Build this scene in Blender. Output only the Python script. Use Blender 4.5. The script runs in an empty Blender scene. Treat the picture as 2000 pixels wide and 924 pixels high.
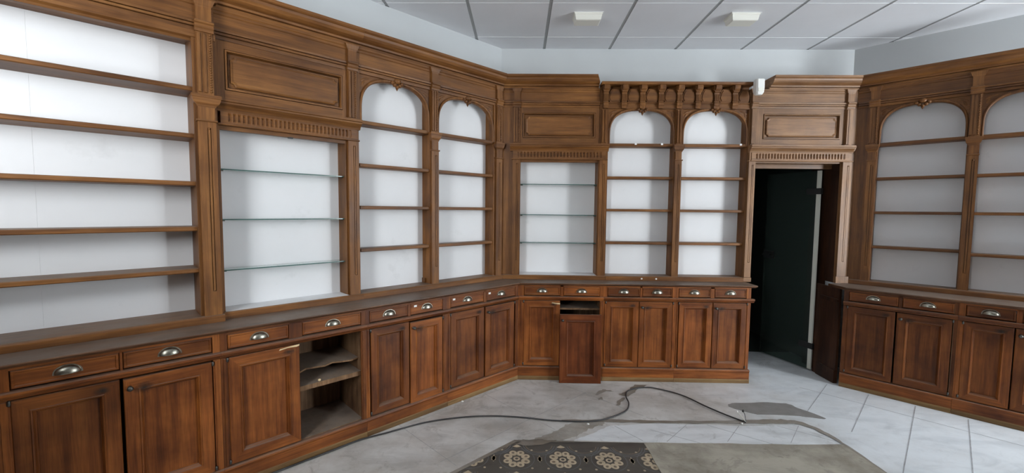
import bpy, bmesh, math, random
from mathutils import Matrix, Vector
random.seed(7)
sc = bpy.context.scene
COL = sc.collection
PI = math.pi
Q = 2 ** -.5
CAM_H = 1.467
CEIL = 2.95
CL = (-.186, 4.0)          # meeting point of the left and the back wall planes
CR = (3.031, 4.0)          # meeting point of the back and the right wall planes
# a wall frame: x runs to the viewer's right along the wall, e comes out of the wall, z is up
ANG = {'L': PI / 4, 'B': 0.0, 'R': -PI / 4, 'W': 0.0}
ORG = {'L': CL, 'B': CL, 'R': CR, 'W': (0, 0)}


def wpt(w, x, e, z=0.0):
    a = ANG[w]
    ca, sa = math.cos(a), math.sin(a)
    ox, oy = ORG[w]
    return Vector((ox + x * ca + e * sa, oy + x * sa - e * ca, z))


# ------------------------------------------------------------------ materials
def newmat(name):
    m = bpy.data.materials.new(name)
    m.use_nodes = True
    nt = m.node_tree
    for n in list(nt.nodes):
        nt.nodes.remove(n)
    out = nt.nodes.new('ShaderNodeOutputMaterial')
    b = nt.nodes.new('ShaderNodeBsdfPrincipled')
    nt.links.new(b.outputs[0], out.inputs[0])
    return m, nt, b


def N(nt, typ, **kw):
    n = nt.nodes.new(typ)
    for k, v in kw.items():
        setattr(n, k, v)
    return n


def mixrgb(nt, fac, a, b, blend='MIX'):
    n = nt.nodes.new('ShaderNodeMix')
    n.data_type = 'RGBA'
    n.blend_type = blend
    for sock, v in ((n.inputs[0], fac), (n.inputs[6], a), (n.inputs[7], b)):
        if hasattr(v, 'is_linked'):
            nt.links.new(v, sock)
        elif isinstance(v, (tuple, list)):
            sock.default_value = (*v, 1.0) if len(v) == 3 else v
        else:
            sock.default_value = v
    return n.outputs[2]


def ramp(nt, src, stops):
    r = nt.nodes.new('ShaderNodeValToRGB')
    el = r.color_ramp.elements
    while len(el) > len(stops):
        el.remove(el[-1])
    while len(el) < len(stops):
        el.new(1.0)
    for i, (p, c) in enumerate(stops):
        el[i].position = p
        el[i].color = (*c, 1.0) if len(c) == 3 else c
    nt.links.new(src, r.inputs[0])
    return r.outputs[0]


def plain(name, col, rough=.5, metal=0.0, spec=.5, noise=0.0, nscale=8.0):
    m, nt, b = newmat(name)
    b.inputs['Base Color'].default_value = (*col, 1)
    b.inputs['Roughness'].default_value = rough
    b.inputs['Metallic'].default_value = metal
    b.inputs['Specular IOR Level'].default_value = spec
    if noise:
        tc = N(nt, 'ShaderNodeTexCoord')
        nz = N(nt, 'ShaderNodeTexNoise')
        nz.inputs['Scale'].default_value = nscale
        nz.inputs['Detail'].default_value = 5
        nt.links.new(tc.outputs['Object'], nz.inputs['Vector'])
        c = ramp(nt, nz.outputs[0], [(.3, tuple(v * (1 - noise) for v in col)), (.7, tuple(min(1, v * (1 + noise)) for v in col))])
        nt.links.new(c, b.inputs['Base Color'])
    return m


def wood(name, horiz, dark, mid, light, rough=.42, dust=.5, wear=.20, spec=.36):
    """old varnished oak: fine stretched grain, broad tone changes, dust lying on the ledges"""
    m, nt, b = newmat(name)
    tc = N(nt, 'ShaderNodeTexCoord')
    oi = N(nt, 'ShaderNodeObjectInfo')
    mul = N(nt, 'ShaderNodeVectorMath', operation='SCALE')
    mul.inputs[0].default_value = (7.3, 3.1, 5.7)
    nt.links.new(oi.outputs['Random'], mul.inputs['Scale'])
    add = N(nt, 'ShaderNodeVectorMath', operation='ADD')
    nt.links.new(tc.outputs['Object'], add.inputs[0])
    nt.links.new(mul.outputs[0], add.inputs[1])

    def noise(scale3, detail=4, rough_=.6):
        mp = N(nt, 'ShaderNodeMapping')
        mp.inputs['Scale'].default_value = scale3
        nt.links.new(add.outputs[0], mp.inputs['Vector'])
        nz = N(nt, 'ShaderNodeTexNoise')
        nz.inputs['Scale'].default_value = 1.0
        nz.inputs['Detail'].default_value = detail
        nz.inputs['Roughness'].default_value = rough_
        nt.links.new(mp.outputs[0], nz.inputs['Vector'])
        return nz.outputs[0]
    fine = noise((7, 60, 190) if horiz else (190, 60, 7), 3)
    grain = noise((1.6, 14, 30) if horiz else (30, 14, 1.6), 5)
    blot = noise((3.2, 3.2, 3.2), 4)
    c1 = ramp(nt, grain, [(.28, dark), (.5, mid), (.75, light)])
    c2 = ramp(nt, fine, [(.3, (.62, .58, .55)), (.62, (1.08, 1.08, 1.08))])
    c = mixrgb(nt, .75, c1, c2, 'MULTIPLY')
    c3 = ramp(nt, blot, [(.3, (1 - wear * 1.7, 1 - wear * 1.9, 1 - wear * 2.0)), (.55, (1, 1, 1)), (.8, (1 + wear, 1 + wear, 1 + wear))])
    c = mixrgb(nt, 1.0, c, c3, 'MULTIPLY')
    tone = N(nt, 'ShaderNodeMapRange')
    tone.inputs['To Min'].default_value = 1 - wear * .9
    tone.inputs['To Max'].default_value = 1 + wear * .35
    nt.links.new(oi.outputs['Random'], tone.inputs['Value'])
    c = mixrgb(nt, 1.0, c, tone.outputs[0], 'MULTIPLY')
    geo = N(nt, 'ShaderNodeNewGeometry')
    sep = N(nt, 'ShaderNodeSeparateXYZ')
    nt.links.new(geo.outputs['Normal'], sep.inputs[0])
    mr = N(nt, 'ShaderNodeMapRange')
    mr.inputs['From Min'].default_value = .55
    mr.inputs['From Max'].default_value = .95
    mr.inputs['To Max'].default_value = dust
    nt.links.new(sep.outputs['Z'], mr.inputs['Value'])
    dn = N(nt, 'ShaderNodeMath', operation='MULTIPLY')
    nt.links.new(mr.outputs[0], dn.inputs[0])
    nt.links.new(ramp(nt, noise((9, 9, 9), 5), [(.3, (.55,) * 3), (.6, (1,) * 3)]), dn.inputs[1])
    c = mixrgb(nt, dn.outputs[0], c, (.255, .212, .175))
    nt.links.new(c, b.inputs['Base Color'])
    rr = N(nt, 'ShaderNodeMapRange')
    rr.inputs['To Min'].default_value = rough - .06
    rr.inputs['To Max'].default_value = rough + .22
    nt.links.new(blot, rr.inputs['Value'])
    nt.links.new(rr.outputs[0], b.inputs['Roughness'])
    b.inputs['Specular IOR Level'].default_value = spec
    bp = N(nt, 'ShaderNodeBump')
    bp.inputs['Strength'].default_value = .12
    bp.inputs['Distance'].default_value = .002
    nt.links.new(fine, bp.inputs['Height'])
    nt.links.new(bp.outputs[0], b.inputs['Normal'])
    return m


UP = ((.105, .040, .0095), (.188, .074, .0172), (.275, .118, .030))
LO = ((.115, .030, .0050), (.225, .066, .0120), (.330, .112, .022))
PA = ((.16, .074, .027), (.245, .122, .050), (.325, .178, .082))
INN = ((.10, .052, .024), (.19, .105, .05), (.27, .16, .085))
M = {}
M['uv'] = wood('upper_oak_upright', False, *UP)
M['uh'] = wood('upper_oak_level', True, *UP)
M['lv'] = wood('base_oak_upright', False, *LO, rough=.40, wear=.34, spec=.28)
M['lh'] = wood('base_oak_level', True, *LO, rough=.40, wear=.34, spec=.28)
M['pv'] = wood('paler_oak_upright', False, *PA, spec=.45)
M['ph'] = wood('paler_oak_level', True, *PA, spec=.45)
M['worn'] = wood('worn_yellowish_oak', True, (.11, .055, .018), (.20, .115, .042), (.30, .19, .08), rough=.6, dust=.3, wear=.12)
M['in'] = wood('raw_oak_inside', False, *INN, rough=.6, dust=.75, wear=.35)
M['top'] = wood('worn_counter_oak', True, (.052, .022, .010), (.145, .064, .028), (.23, .11, .05), rough=.42, dust=.62)
M['dv'] = wood('reddish_oak_upright', False, (.075, .017, .0035), (.145, .036, .0075), (.215, .062, .014), rough=.40, wear=.34, spec=.28)
M['dh'] = wood('reddish_oak_level', True, (.075, .017, .0035), (.145, .036, .0075), (.215, .062, .014), rough=.40, wear=.34, spec=.28)
M['dk'] = wood('dark_stained_jamb', False, (.018, .007, .004), (.05, .019, .009), (.085, .034, .016), rough=.4, dust=.3)


def white_board(name, col, stain):
    m, nt, b = newmat(name)
    tc = N(nt, 'ShaderNodeTexCoord')
    oi = N(nt, 'ShaderNodeObjectInfo')
    mul = N(nt, 'ShaderNodeVectorMath', operation='SCALE')
    mul.inputs[0].default_value = (9.3, 4.1, 6.7)
    nt.links.new(oi.outputs['Random'], mul.inputs['Scale'])
    add = N(nt, 'ShaderNodeVectorMath', operation='ADD')
    nt.links.new(tc.outputs['Object'], add.inputs[0])
    nt.links.new(mul.outputs[0], add.inputs[1])
    n1 = N(nt, 'ShaderNodeTexNoise')
    n1.inputs['Scale'].default_value = 2.2
    n1.inputs['Detail'].default_value = 6
    nt.links.new(add.outputs[0], n1.inputs['Vector'])
    n2 = N(nt, 'ShaderNodeTexNoise')
    n2.inputs['Scale'].default_value = 4.2
    n2.inputs['Detail'].default_value = 5
    n2.inputs['Roughness'].default_value = .65
    nt.links.new(add.outputs[0], n2.inputs['Vector'])
    c = ramp(nt, n1.outputs[0], [(.3, tuple(v * .93 for v in col)), (.7, col)])
    f = ramp(nt, n2.outputs[0], [(.62, (0, 0, 0)), (.92, (stain,) * 3)])
    c = mixrgb(nt, f, c, tuple(v * q for v, q in zip(col, (.55, .54, .52))))
    nt.links.new(c, b.inputs['Base Color'])
    b.inputs['Roughness'].default_value = .55
    b.inputs['Specular IOR Level'].default_value = .3
    return m


M['white'] = white_board('white_back_board', (.80, .805, .815), .5)
M['wall'] = white_board('white_wall_paint', (.555, .58, .59), .10)
M['nickel'] = plain('tarnished_nickel', (.34, .325, .27), .34, 1.0, noise=.25, nscale=60)
M['iron'] = plain('dark_iron', (.10, .095, .085), .45, .9)
M['tag'] = plain('white_paper_tag', (.85, .84, .82), .6)
M['plas'] = plain('white_plastic', (.82, .82, .79), .4)
M['plas2'] = plain('yellowed_white_plastic', (.80, .79, .72), .4)
M['black'] = plain('black_plastic', (.012, .012, .012), .45)
M['cable'] = plain('dusty_black_rubber', (.03, .03, .031), .5, noise=.5, nscale=5)
M['dimwall'] = plain('brown_shopfront_paint', (.16, .12, .09), .6, noise=.2, nscale=3)
M['tile'] = white_board('ceiling_tile_board', (.80, .81, .84), .10)
M['tee'] = plain('grey_ceiling_rail', (.36, .37, .375), .5)
M['teew'] = plain('white_ceiling_rail', (.74, .75, .76), .4)
M['alu'] = plain('pale_seal_strip', (.62, .63, .56), .35)
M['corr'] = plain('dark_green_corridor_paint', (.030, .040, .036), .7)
M['plaster'] = plain('plaster_chip', (.80, .79, .76), .8)
M['pale'] = plain('pale_wood_chip', (.72, .55, .32), .6)

# glass
gm, nt, b = newmat('clear_shelf_glass')
b.inputs['Base Color'].default_value = (.80, .93, .90, 1)
b.inputs['Roughness'].default_value = .02
b.inputs['Transmission Weight'].default_value = 1
b.inputs['IOR'].default_value = 1.45
M['glass'] = gm
gm, nt, b = newmat('green_glass_edge')
b.inputs['Base Color'].default_value = (.055, .125, .11, 1)
b.inputs['Roughness'].default_value = .15
M['gedge'] = gm
gm, nt, b = newmat('smoked_door_glass')
b.inputs['Base Color'].default_value = (.30, .40, .36, 1)
b.inputs['Roughness'].default_value = .18
b.inputs['Transmission Weight'].default_value = .95
b.inputs['IOR'].default_value = 1.32
M['smoke'] = gm


# floor materials
def marble(name, base, vein, dirt, dirt_lo=.48, dirt_hi=.72, rough=.34, right_tone=None):
    m, nt, b = newmat(name)
    tc = N(nt, 'ShaderNodeTexCoord')

    def nz(scale, detail, rgh=.6, dist=0.0, sc3=None):
        n = N(nt, 'ShaderNodeTexNoise')
        n.inputs['Scale'].default_value = scale
        n.inputs['Detail'].default_value = detail
        n.inputs['Roughness'].default_value = rgh
        n.inputs['Distortion'].default_value = dist
        if sc3:
            mp = N(nt, 'ShaderNodeMapping')
            mp.inputs['Scale'].default_value = sc3
            mp.inputs['Rotation'].default_value = (0, 0, .8)
            nt.links.new(tc.outputs['Object'], mp.inputs['Vector'])
            nt.links.new(mp.outputs[0], n.inputs['Vector'])
        else:
            nt.links.new(tc.outputs['Object'], n.inputs['Vector'])
        return n.outputs[0]
    c = ramp(nt, nz(2.6, 7, .62, .8, (1, 2.6, 1)), [(.32, vein), (.52, base), (.75, tuple(min(1, v * 1.07) for v in base))])
    f = ramp(nt, nz(1.7, 8, .68), [(dirt_lo, (0, 0, 0)), (dirt_hi, (.75,) * 3)])
    f2 = ramp(nt, nz(9, 8, .75, .6), [(.57, (0, 0, 0)), (.74, (.62,) * 3)])
    f3 = ramp(nt, nz(3.1, 8, .72, 1.2), [(.56, (0, 0, 0)), (.62, (.30,) * 3), (.68, (0, 0, 0))])
    if right_tone:  # tone turns paler and bluer, with less dirt, towards larger x
        sx = N(nt, 'ShaderNodeSeparateXYZ')
        nt.links.new(tc.outputs['Object'], sx.inputs[0])
        ad = N(nt, 'ShaderNodeMath', operation='MULTIPLY_ADD')
        nt.links.new(nz(2.2, 6, .7), ad.inputs[0])
        ad.inputs[1].default_value = 1.2
        nt.links.new(sx.outputs['X'], ad.inputs[2])
        mr = N(nt, 'ShaderNodeMapRange')
        mr.interpolation_type = 'SMOOTHSTEP'
        mr.inputs['From Min'].default_value = right_tone[2][0] + .6
        mr.inputs['From Max'].default_value = right_tone[2][1] + .6
        nt.links.new(ad.outputs[0], mr.inputs['Value'])
        c2 = ramp(nt, nz(2.6, 7, .62, .8, (1, 2.6, 1)), [(.32, right_tone[1]), (.52, right_tone[0]), (.75, tuple(v * 1.04 for v in right_tone[0]))])
        c = mixrgb(nt, mr.outputs[0], c, c2)
        inv = N(nt, 'ShaderNodeMath', operation='MULTIPLY_ADD')
        nt.links.new(mr.outputs[0], inv.inputs[0])
        inv.inputs[1].default_value = -.72
        inv.inputs[2].default_value = 1.0
        fs = []
        for q in (f, f2, f3):
            ml = N(nt, 'ShaderNodeMath', operation='MULTIPLY')
            nt.links.new(q, ml.inputs[0])
            nt.links.new(inv.outputs[0], ml.inputs[1])
            fs.append(ml.outputs[0])
        f, f2, f3 = fs
    c = mixrgb(nt, f, c, dirt)
    c = mixrgb(nt, f2, c, tuple(v * .55 for v in dirt))
    c = mixrgb(nt, f3, c, tuple(v * .45 for v in dirt))
    nt.links.new(c, b.inputs['Base Color'])
    b.inputs['Roughness'].default_value = rough
    b.inputs['Specular IOR Level'].default_value = .4
    return m


M['marble'] = marble('worn_white_marble', (.61, .605, .585), (.45, .445, .43), (.31, .275, .23), .42, .68, .34, ((.76, .80, .83), (.63, .67, .70), (1.25, 2.35)))
M['marble_r'] = marble('bluish_white_marble', (.76, .80, .83), (.62, .66, .69), (.50, .51, .50), .56, .88)
M['band'] = marble('pale_marble_band', (.72, .745, .76), (.58, .60, .61), (.45, .44, .41), .55, .82)
M['screed'] = marble('beige_cement_screed', (.41, .38, .315), (.31, .285, .235), (.17, .145, .115), .46, .66, .6)
M['cement'] = plain('grey_cement_patch', (.215, .205, .195), .75, noise=.10, nscale=14)
M['dirt'] = marble('brown_floor_dirt', (.20, .165, .13), (.12, .10, .078), (.33, .31, .28), .42, .66, .8)
M['dirt2'] = marble('thin_brown_dirt', (.30, .265, .225), (.19, .165, .135), (.46, .44, .41), .40, .60, .8)
M['joint'] = plain('grey_joint', (.33, .335, .34), .8, noise=.3, nscale=20)
M['t_dark'] = marble('encaustic_dark', (.085, .078, .068), (.055, .05, .045), (.13, .115, .095), .5, .75, .45)
M['t_cream'] = plain('encaustic_cream', (.47, .385, .27), .45, noise=.22, nscale=25)
M['t_blue'] = plain('encaustic_blue_grey', (.125, .135, .145), .45, noise=.25, nscale=25)
M['t_eye'] = plain('encaustic_brown', (.17, .135, .10), .45, noise=.25, nscale=25)


# ------------------------------------------------------------------ mesh builder
REMAP = {}


class MB:
    """collects shapes in a wall frame (x, e, z) and links them as ONE mesh object"""

    def __init__(s, *mats):
        s.v, s.f, s.m, s.sm = [], [], [], []
        s.mats = list(mats)

    def mi(s, m):
        m = REMAP.get(m, m)
        if m not in s.mats:
            s.mats.append(m)
        return s.mats.index(m)

    def add(s, vs, fs, m, smooth=False):
        o = len(s.v)
        s.v += [tuple(v) for v in vs]
        k = s.mi(m)
        for f in fs:
            s.f.append(tuple(o + i for i in f))
            s.m.append(k)
            s.sm.append(smooth)

    def box(s, x0, x1, e0, e1, z0, z1, m, bev=0.0):
        if bev <= 0:
            vs = [(x, e, z) for z in (z0, z1) for e in (e0, e1) for x in (x0, x1)]
            s.add(vs, [(0, 1, 3, 2), (4, 6, 7, 5), (0, 4, 5, 1), (2, 3, 7, 6), (0, 2, 6, 4), (1, 5, 7, 3)], m)
            return
        b = bev
        a = [(e0, z0), (e1 - b, z0), (e1, z0 + b), (e1, z1 - b), (e1 - b, z1), (e0, z1)]
        s.prism(a, x0, x1, m)

    def prism(s, prof, xa, xb, m, smooth=False):
        """profile of (e, z) points swept along x; xa and xb may depend on e (mitres)"""
        fa = xa if callable(xa) else (lambda e: xa)
        fb = xb if callable(xb) else (lambda e: xb)
        n = len(prof)
        vs = [(fa(e), e, z) for e, z in prof] + [(fb(e), e, z) for e, z in prof]
        s.add(vs, [(i, (i + 1) % n, n + (i + 1) % n, n + i) for i in range(n)], m, smooth)
        s.add(vs, [tuple(range(n)), tuple(range(2 * n - 1, n - 1, -1))], m)

    def column(s, poly, z0, z1, m):
        n = len(poly)
        vs = [(x, e, z0) for x, e in poly] + [(x, e, z1) for x, e in poly]
        s.add(vs, [(i, (i + 1) % n, n + (i + 1) % n, n + i) for i in range(n)] + [tuple(range(n)), tuple(range(2 * n - 1, n - 1, -1))], m)

    def plate(s, poly, e0, e1, m):
        n = len(poly)
        vs = [(x, e0, z) for x, z in poly] + [(x, e1, z) for x, z in poly]
        s.add(vs, [(i, (i + 1) % n, n + (i + 1) % n, n + i) for i in range(n)] + [tuple(range(n)), tuple(range(2 * n - 1, n - 1, -1))], m)

    def rects(s, x0, x1, z0, z1, loops, mh, mv, mc=None):
        """nested rectangles (inset, e): a framed and fielded board in one surface"""
        vs = []
        for d, e in loops:
            vs += [(x0 + d, e, z0 + d), (x1 - d, e, z0 + d), (x1 - d, e, z1 - d), (x0 + d, e, z1 - d)]
        for k in range(len(loops) - 1):
            for i in range(4):
                a, b_ = 4 * k + i, 4 * k + (i + 1) % 4
                s.add([vs[a], vs[b_], vs[b_ + 4], vs[a + 4]], [(0, 1, 2, 3)], mh if i in (0, 2) else mv)
        s.add(vs[-4:], [(0, 1, 2, 3)], mc or mv)

    def relief(s, x0, x1, z0, z1, nx, nz, fn, m, smooth=False):
        vs = []
        for j in range(nz + 1):
            for i in range(nx + 1):
                x = x0 + (x1 - x0) * i / nx
                z = z0 + (z1 - z0) * j / nz
                vs.append((x, fn(x, z), z))
        s.add(vs, [(j * (nx + 1) + i, j * (nx + 1) + i + 1, (j + 1) * (nx + 1) + i + 1, (j + 1) * (nx + 1) + i) for j in range(nz) for i in range(nx)], m, smooth)

    def ball(s, c, r, m, nu=10, nv=6):
        rx, re, rz = (r, r, r) if not isinstance(r, tuple) else r
        vs, fs = [], []
        for j in range(nv + 1):
            t = PI * j / nv
            for i in range(nu):
                p = 2 * PI * i / nu
                vs.append((c[0] + rx * math.sin(t) * math.cos(p), c[1] + re * math.sin(t) * math.sin(p), c[2] + rz * math.cos(t)))
        for j in range(nv):
            for i in range(nu):
                fs.append((j * nu + i, j * nu + (i + 1) % nu, (j + 1) * nu + (i + 1) % nu, (j + 1) * nu + i))
        s.add(vs, fs, m, True)

    def turned(s, c, prof, m, n=12, axis='e'):
        """lathe: prof of (distance along axis, radius)"""
        vs, fs = [], []
        for d, r in prof:
            for i in range(n):
                p = 2 * PI * i / n
                a, b_ = r * math.cos(p), r * math.sin(p)
                vs.append((c[0] + a, c[1] + d, c[2] + b_) if axis == 'e' else (c[0] + a, c[1] + b_, c[2] + d))
        for j in range(len(prof) - 1):
            for i in range(n):
                fs.append((j * n + i, j * n + (i + 1) % n, (j + 1) * n + (i + 1) % n, (j + 1) * n + i))
        s.add(vs, fs, m, True)
        s.add(vs, [tuple(range(n)), tuple(range(len(vs) - n, len(vs)))], m)

    def build(s, name, root=None, w='W', origin=(0, 0, 0), fix=True):
        """root given: child whose mesh is measured from the root's origin (same wall frame)"""
        me = bpy.data.meshes.new(name)
        ox, oe, oz = origin
        me.from_pydata([(x - ox, -(e - oe), z - oz) for x, e, z in s.v], [], s.f)
        for m in s.mats:
            me.materials.append(M[m])
        for p, k, sm in zip(me.polygons, s.m, s.sm):
            p.material_index = k
            p.use_smooth = sm
        if fix:
            bm = bmesh.new()
            bm.from_mesh(me)
            bmesh.ops.remove_doubles(bm, verts=bm.verts, dist=1e-6)
            bmesh.ops.recalc_face_normals(bm, faces=bm.faces)
            bm.to_mesh(me)
            bm.free()
        me.update()
        o = bpy.data.objects.new(name, me)
        COL.objects.link(o)
        if root is not None:
            o.parent = root
        else:
            o.location = wpt(w, ox, oe, oz)
            o.rotation_euler = (0, 0, ANG[w])
        return o


class Unit:
    """a thing standing in a wall frame: an Empty at its base and the parts under it"""

    def __init__(s, w, name, label, cat, x, e, z, group=None):
        s.w, s.o = w, (x, e, z)
        s.root = bpy.data.objects.new(name, None)
        s.root.empty_display_size = .1
        COL.objects.link(s.root)
        s.root.location = wpt(w, x, e, z)
        s.root.rotation_euler = (0, 0, ANG[w])
        tag(s.root, label, cat, group)

    def part(s, mb, name, parent=None, label=None):
        o = mb.build(name, parent or s.root, s.w, s.o)
        if label:
            o['label'] = label
        return o


def tag(o, label=None, cat=None, group=None, kind=None):
    if label:
        o['label'] = label
    if cat:
        o['category'] = cat
    if group:
        o['group'] = group
    if kind:
        o['kind'] = kind
    return o


# ------------------------------------------------------------------ wall furniture, shared levels
Z_TOP = .848
Z_RING, Z_CAP0, Z_CAP1 = 1.905, 1.980, 2.042
Z_ARC0, Z_ARC1 = 2.358, 2.410
Z_COR0, Z_COR1 = 2.522, 2.617


def cornice_prof(ef):
    return [(ef - .10, Z_COR0), (ef + .012, Z_COR0), (ef + .018, Z_COR0 + .010), (ef + .008, Z_COR0 + .0105), (ef + .008, Z_COR0 + .015), (ef + .030, Z_COR0 + .0155), (ef + .034, Z_COR0 + .026),
            (ef + .052, Z_COR0 + .032), (ef + .068, Z_COR0 + .042), (ef + .079, Z_COR0 + .056), (ef + .083, Z_COR0 + .070),
            (ef + .090, Z_COR0 + .074), (ef + .096, Z_COR0 + .080), (ef + .096, Z_COR1), (ef - .10, Z_COR1)]


def architrave_prof(ef):
    return [(ef - .03, Z_ARC0), (ef + .005, Z_ARC0), (ef + .008, Z_ARC0 + .010), (ef + .011, Z_ARC0 + .017), (ef + .001, Z_ARC0 + .0175), (ef + .001, Z_ARC0 + .0215), (ef + .017, Z_ARC0 + .022),
            (ef + .017, Z_ARC0 + .033), (ef + .006, Z_ARC0 + .0335), (ef + .006, Z_ARC0 + .037), (ef + .022, Z_ARC0 + .0375), (ef + .024, Z_ARC0 + .048), (ef + .012, Z_ARC1), (ef - .03, Z_ARC1)]


def frieze_board(mb, xa, xb, ef):
    """flat board with a coved top under the cornice"""
    mb.prism([(ef - .03, Z_ARC1), (ef, Z_ARC1), (ef, Z_COR0 - .035), (ef + .005, Z_COR0 - .030), (ef + .005, Z_COR0 - .018), (ef + .011, Z_COR0 - .012), (ef + .011, Z_COR0), (ef - .03, Z_COR0)], xa, xb, 'uh')


def pilaster(u, xc, ef, wd=.068, base_z=.887, parent=None, top=True, neck=True, wup=.060, beads=True, cap_flare=.016):
    """slim pilaster with a sunk bead, ring, neck, capital and a reeded upper half ending in a frieze block"""
    h = wd / 2
    f = ef + .020
    mb = MB('uv')
    g0, g1 = base_z + .13, Z_RING - .03
    # shaft front with a rounded groove and bead in the middle
    gx = xc + wd * .10
    mb.box(xc - h, gx - .008, ef - .004, f, base_z, Z_RING, 'uv')
    mb.box(gx + .008, xc + h, ef - .004, f, base_z, Z_RING, 'uv')
    mb.box(gx - .008, gx + .008, ef - .004, f, base_z, g0, 'uv')
    mb.box(gx - .008, gx + .008, ef - .004, f, g1, Z_RING, 'uv')
    mb.box(gx - .008, gx + .008, ef - .004, f - .008, g0, g1, 'uv')
    mb.box(gx - .0045, gx + .0045, f - .008, f + .001, g0 + .004, g1 - .010, 'uv')
    mb.ball((gx, f - .002, g1 - .006), .006, 'uv', 8, 4)
    p = u.part(mb, 'pilaster', parent)
    mb = MB('uh', 'uv')
    # ring, neck and flared capital
    mb.box(xc - h - .006, xc + h + .006, ef - .002, f + .007, Z_RING, Z_RING + .010, 'uh', .003)
    mb.box(xc - h + .003, xc + h - .003, ef - .002, f - .001, Z_RING + .010, Z_CAP0, 'uv')
    prof = [(0, 0), (.003, .010), (.010, .020), (.014, .034), (.015, .044), (.017, .046), (.017, .062)]
    vs = []
    for d, z in prof:
        k = d * cap_flare / .016
        vs += [(xc - h - k, ef - .002, Z_CAP0 + z), (xc - h - k, f + d, Z_CAP0 + z), (xc + h + k, f + d, Z_CAP0 + z), (xc + h + k, ef - .002, Z_CAP0 + z)]
    n = len(prof)
    mb.add(vs, [(4 * j + i, 4 * j + (i + 1) % 4, 4 * j + 4 + (i + 1) % 4, 4 * j + 4 + i) for j in range(n - 1) for i in range(4)] + [(0, 1, 2, 3), (4 * n - 4, 4 * n - 3, 4 * n - 2, 4 * n - 1)], 'uh')
    u.part(mb, 'capital', p)
    if not top:
        return p
    mb = MB('uv', 'uh')
    h2 = wup / 2
    z0 = Z_CAP1
    mb.box(xc - h2, xc + h2, ef - .004, f - .006, z0, Z_ARC0, 'uv')
    # two reeds, one of them strung with beads
    mb.box(xc - h2 + .003, xc - h2 + .016, f - .008, f + .002, z0 + .012, Z_ARC0 - .006, 'uv', .003)
    mb.box(xc - .006, xc + .006, f - .008, f - .001, z0 + .012, Z_ARC0 - .006, 'uv', .003)
    if beads:
        nb = 24
        for i in range(nb):
            z = z0 + .02 + (Z_ARC0 - .03 - z0) * i / (nb - 1)
            mb.ball((xc + h2 - .012, f - .004, z), (.0065, .0065, .0055), 'uv', 6, 4)
    u.part(mb, 'upper_pilaster', p)
    mb = MB('uv', 'uh')
    # stepped block through the architrave, then a bracket that flares out to the cornice
    mb.prism([(ef, Z_ARC0), (f + .004, Z_ARC0), (f + .007, Z_ARC0 + .012), (f + .013, Z_ARC0 + .020), (f + .013, Z_ARC0 + .034), (f + .020, Z_ARC0 + .040), (f + .020, Z_ARC1 - .002), (f + .006, Z_ARC1 + .004), (ef, Z_ARC1 + .004)], xc - h2 - .005, xc + h2 + .005, 'uh')
    mb.box(xc - h2 + .002, xc + h2 - .002, ef, f, Z_ARC1 + .004, Z_COR0 - .040, 'uv')
    pr = [(0, -.040), (.002, -.034), (.006, -.030), (.009, -.020), (.013, -.010), (.017, -.004), (.017, 0)]
    vs = []
    for d, z in pr:
        vs += [(xc - h2 + .002 - d, ef, Z_COR0 + z), (xc - h2 + .002 - d, f + d * .5, Z_COR0 + z), (xc + h2 - .002 + d, f + d * .5, Z_COR0 + z), (xc + h2 - .002 + d, ef, Z_COR0 + z)]
    n = len(pr)
    mb.add(vs, [(4 * j + i, 4 * j + (i + 1) % 4, 4 * j + 4 + (i + 1) % 4, 4 * j + 4 + i) for j in range(n - 1) for i in range(4)] + [(0, 1, 2, 3), (4 * n - 4, 4 * n - 3, 4 * n - 2, 4 * n - 1)], 'uv')
    u.part(mb, 'frieze_block', p)
    return p


ZS, HA = 2.120, .222      # springing and rise of the arches


def arch_z(t, hw, h, p=2.7):
    t = min(1.0, abs(t) / hw)
    return ZS + h * (1 - t ** p) ** (1 / p)


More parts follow.
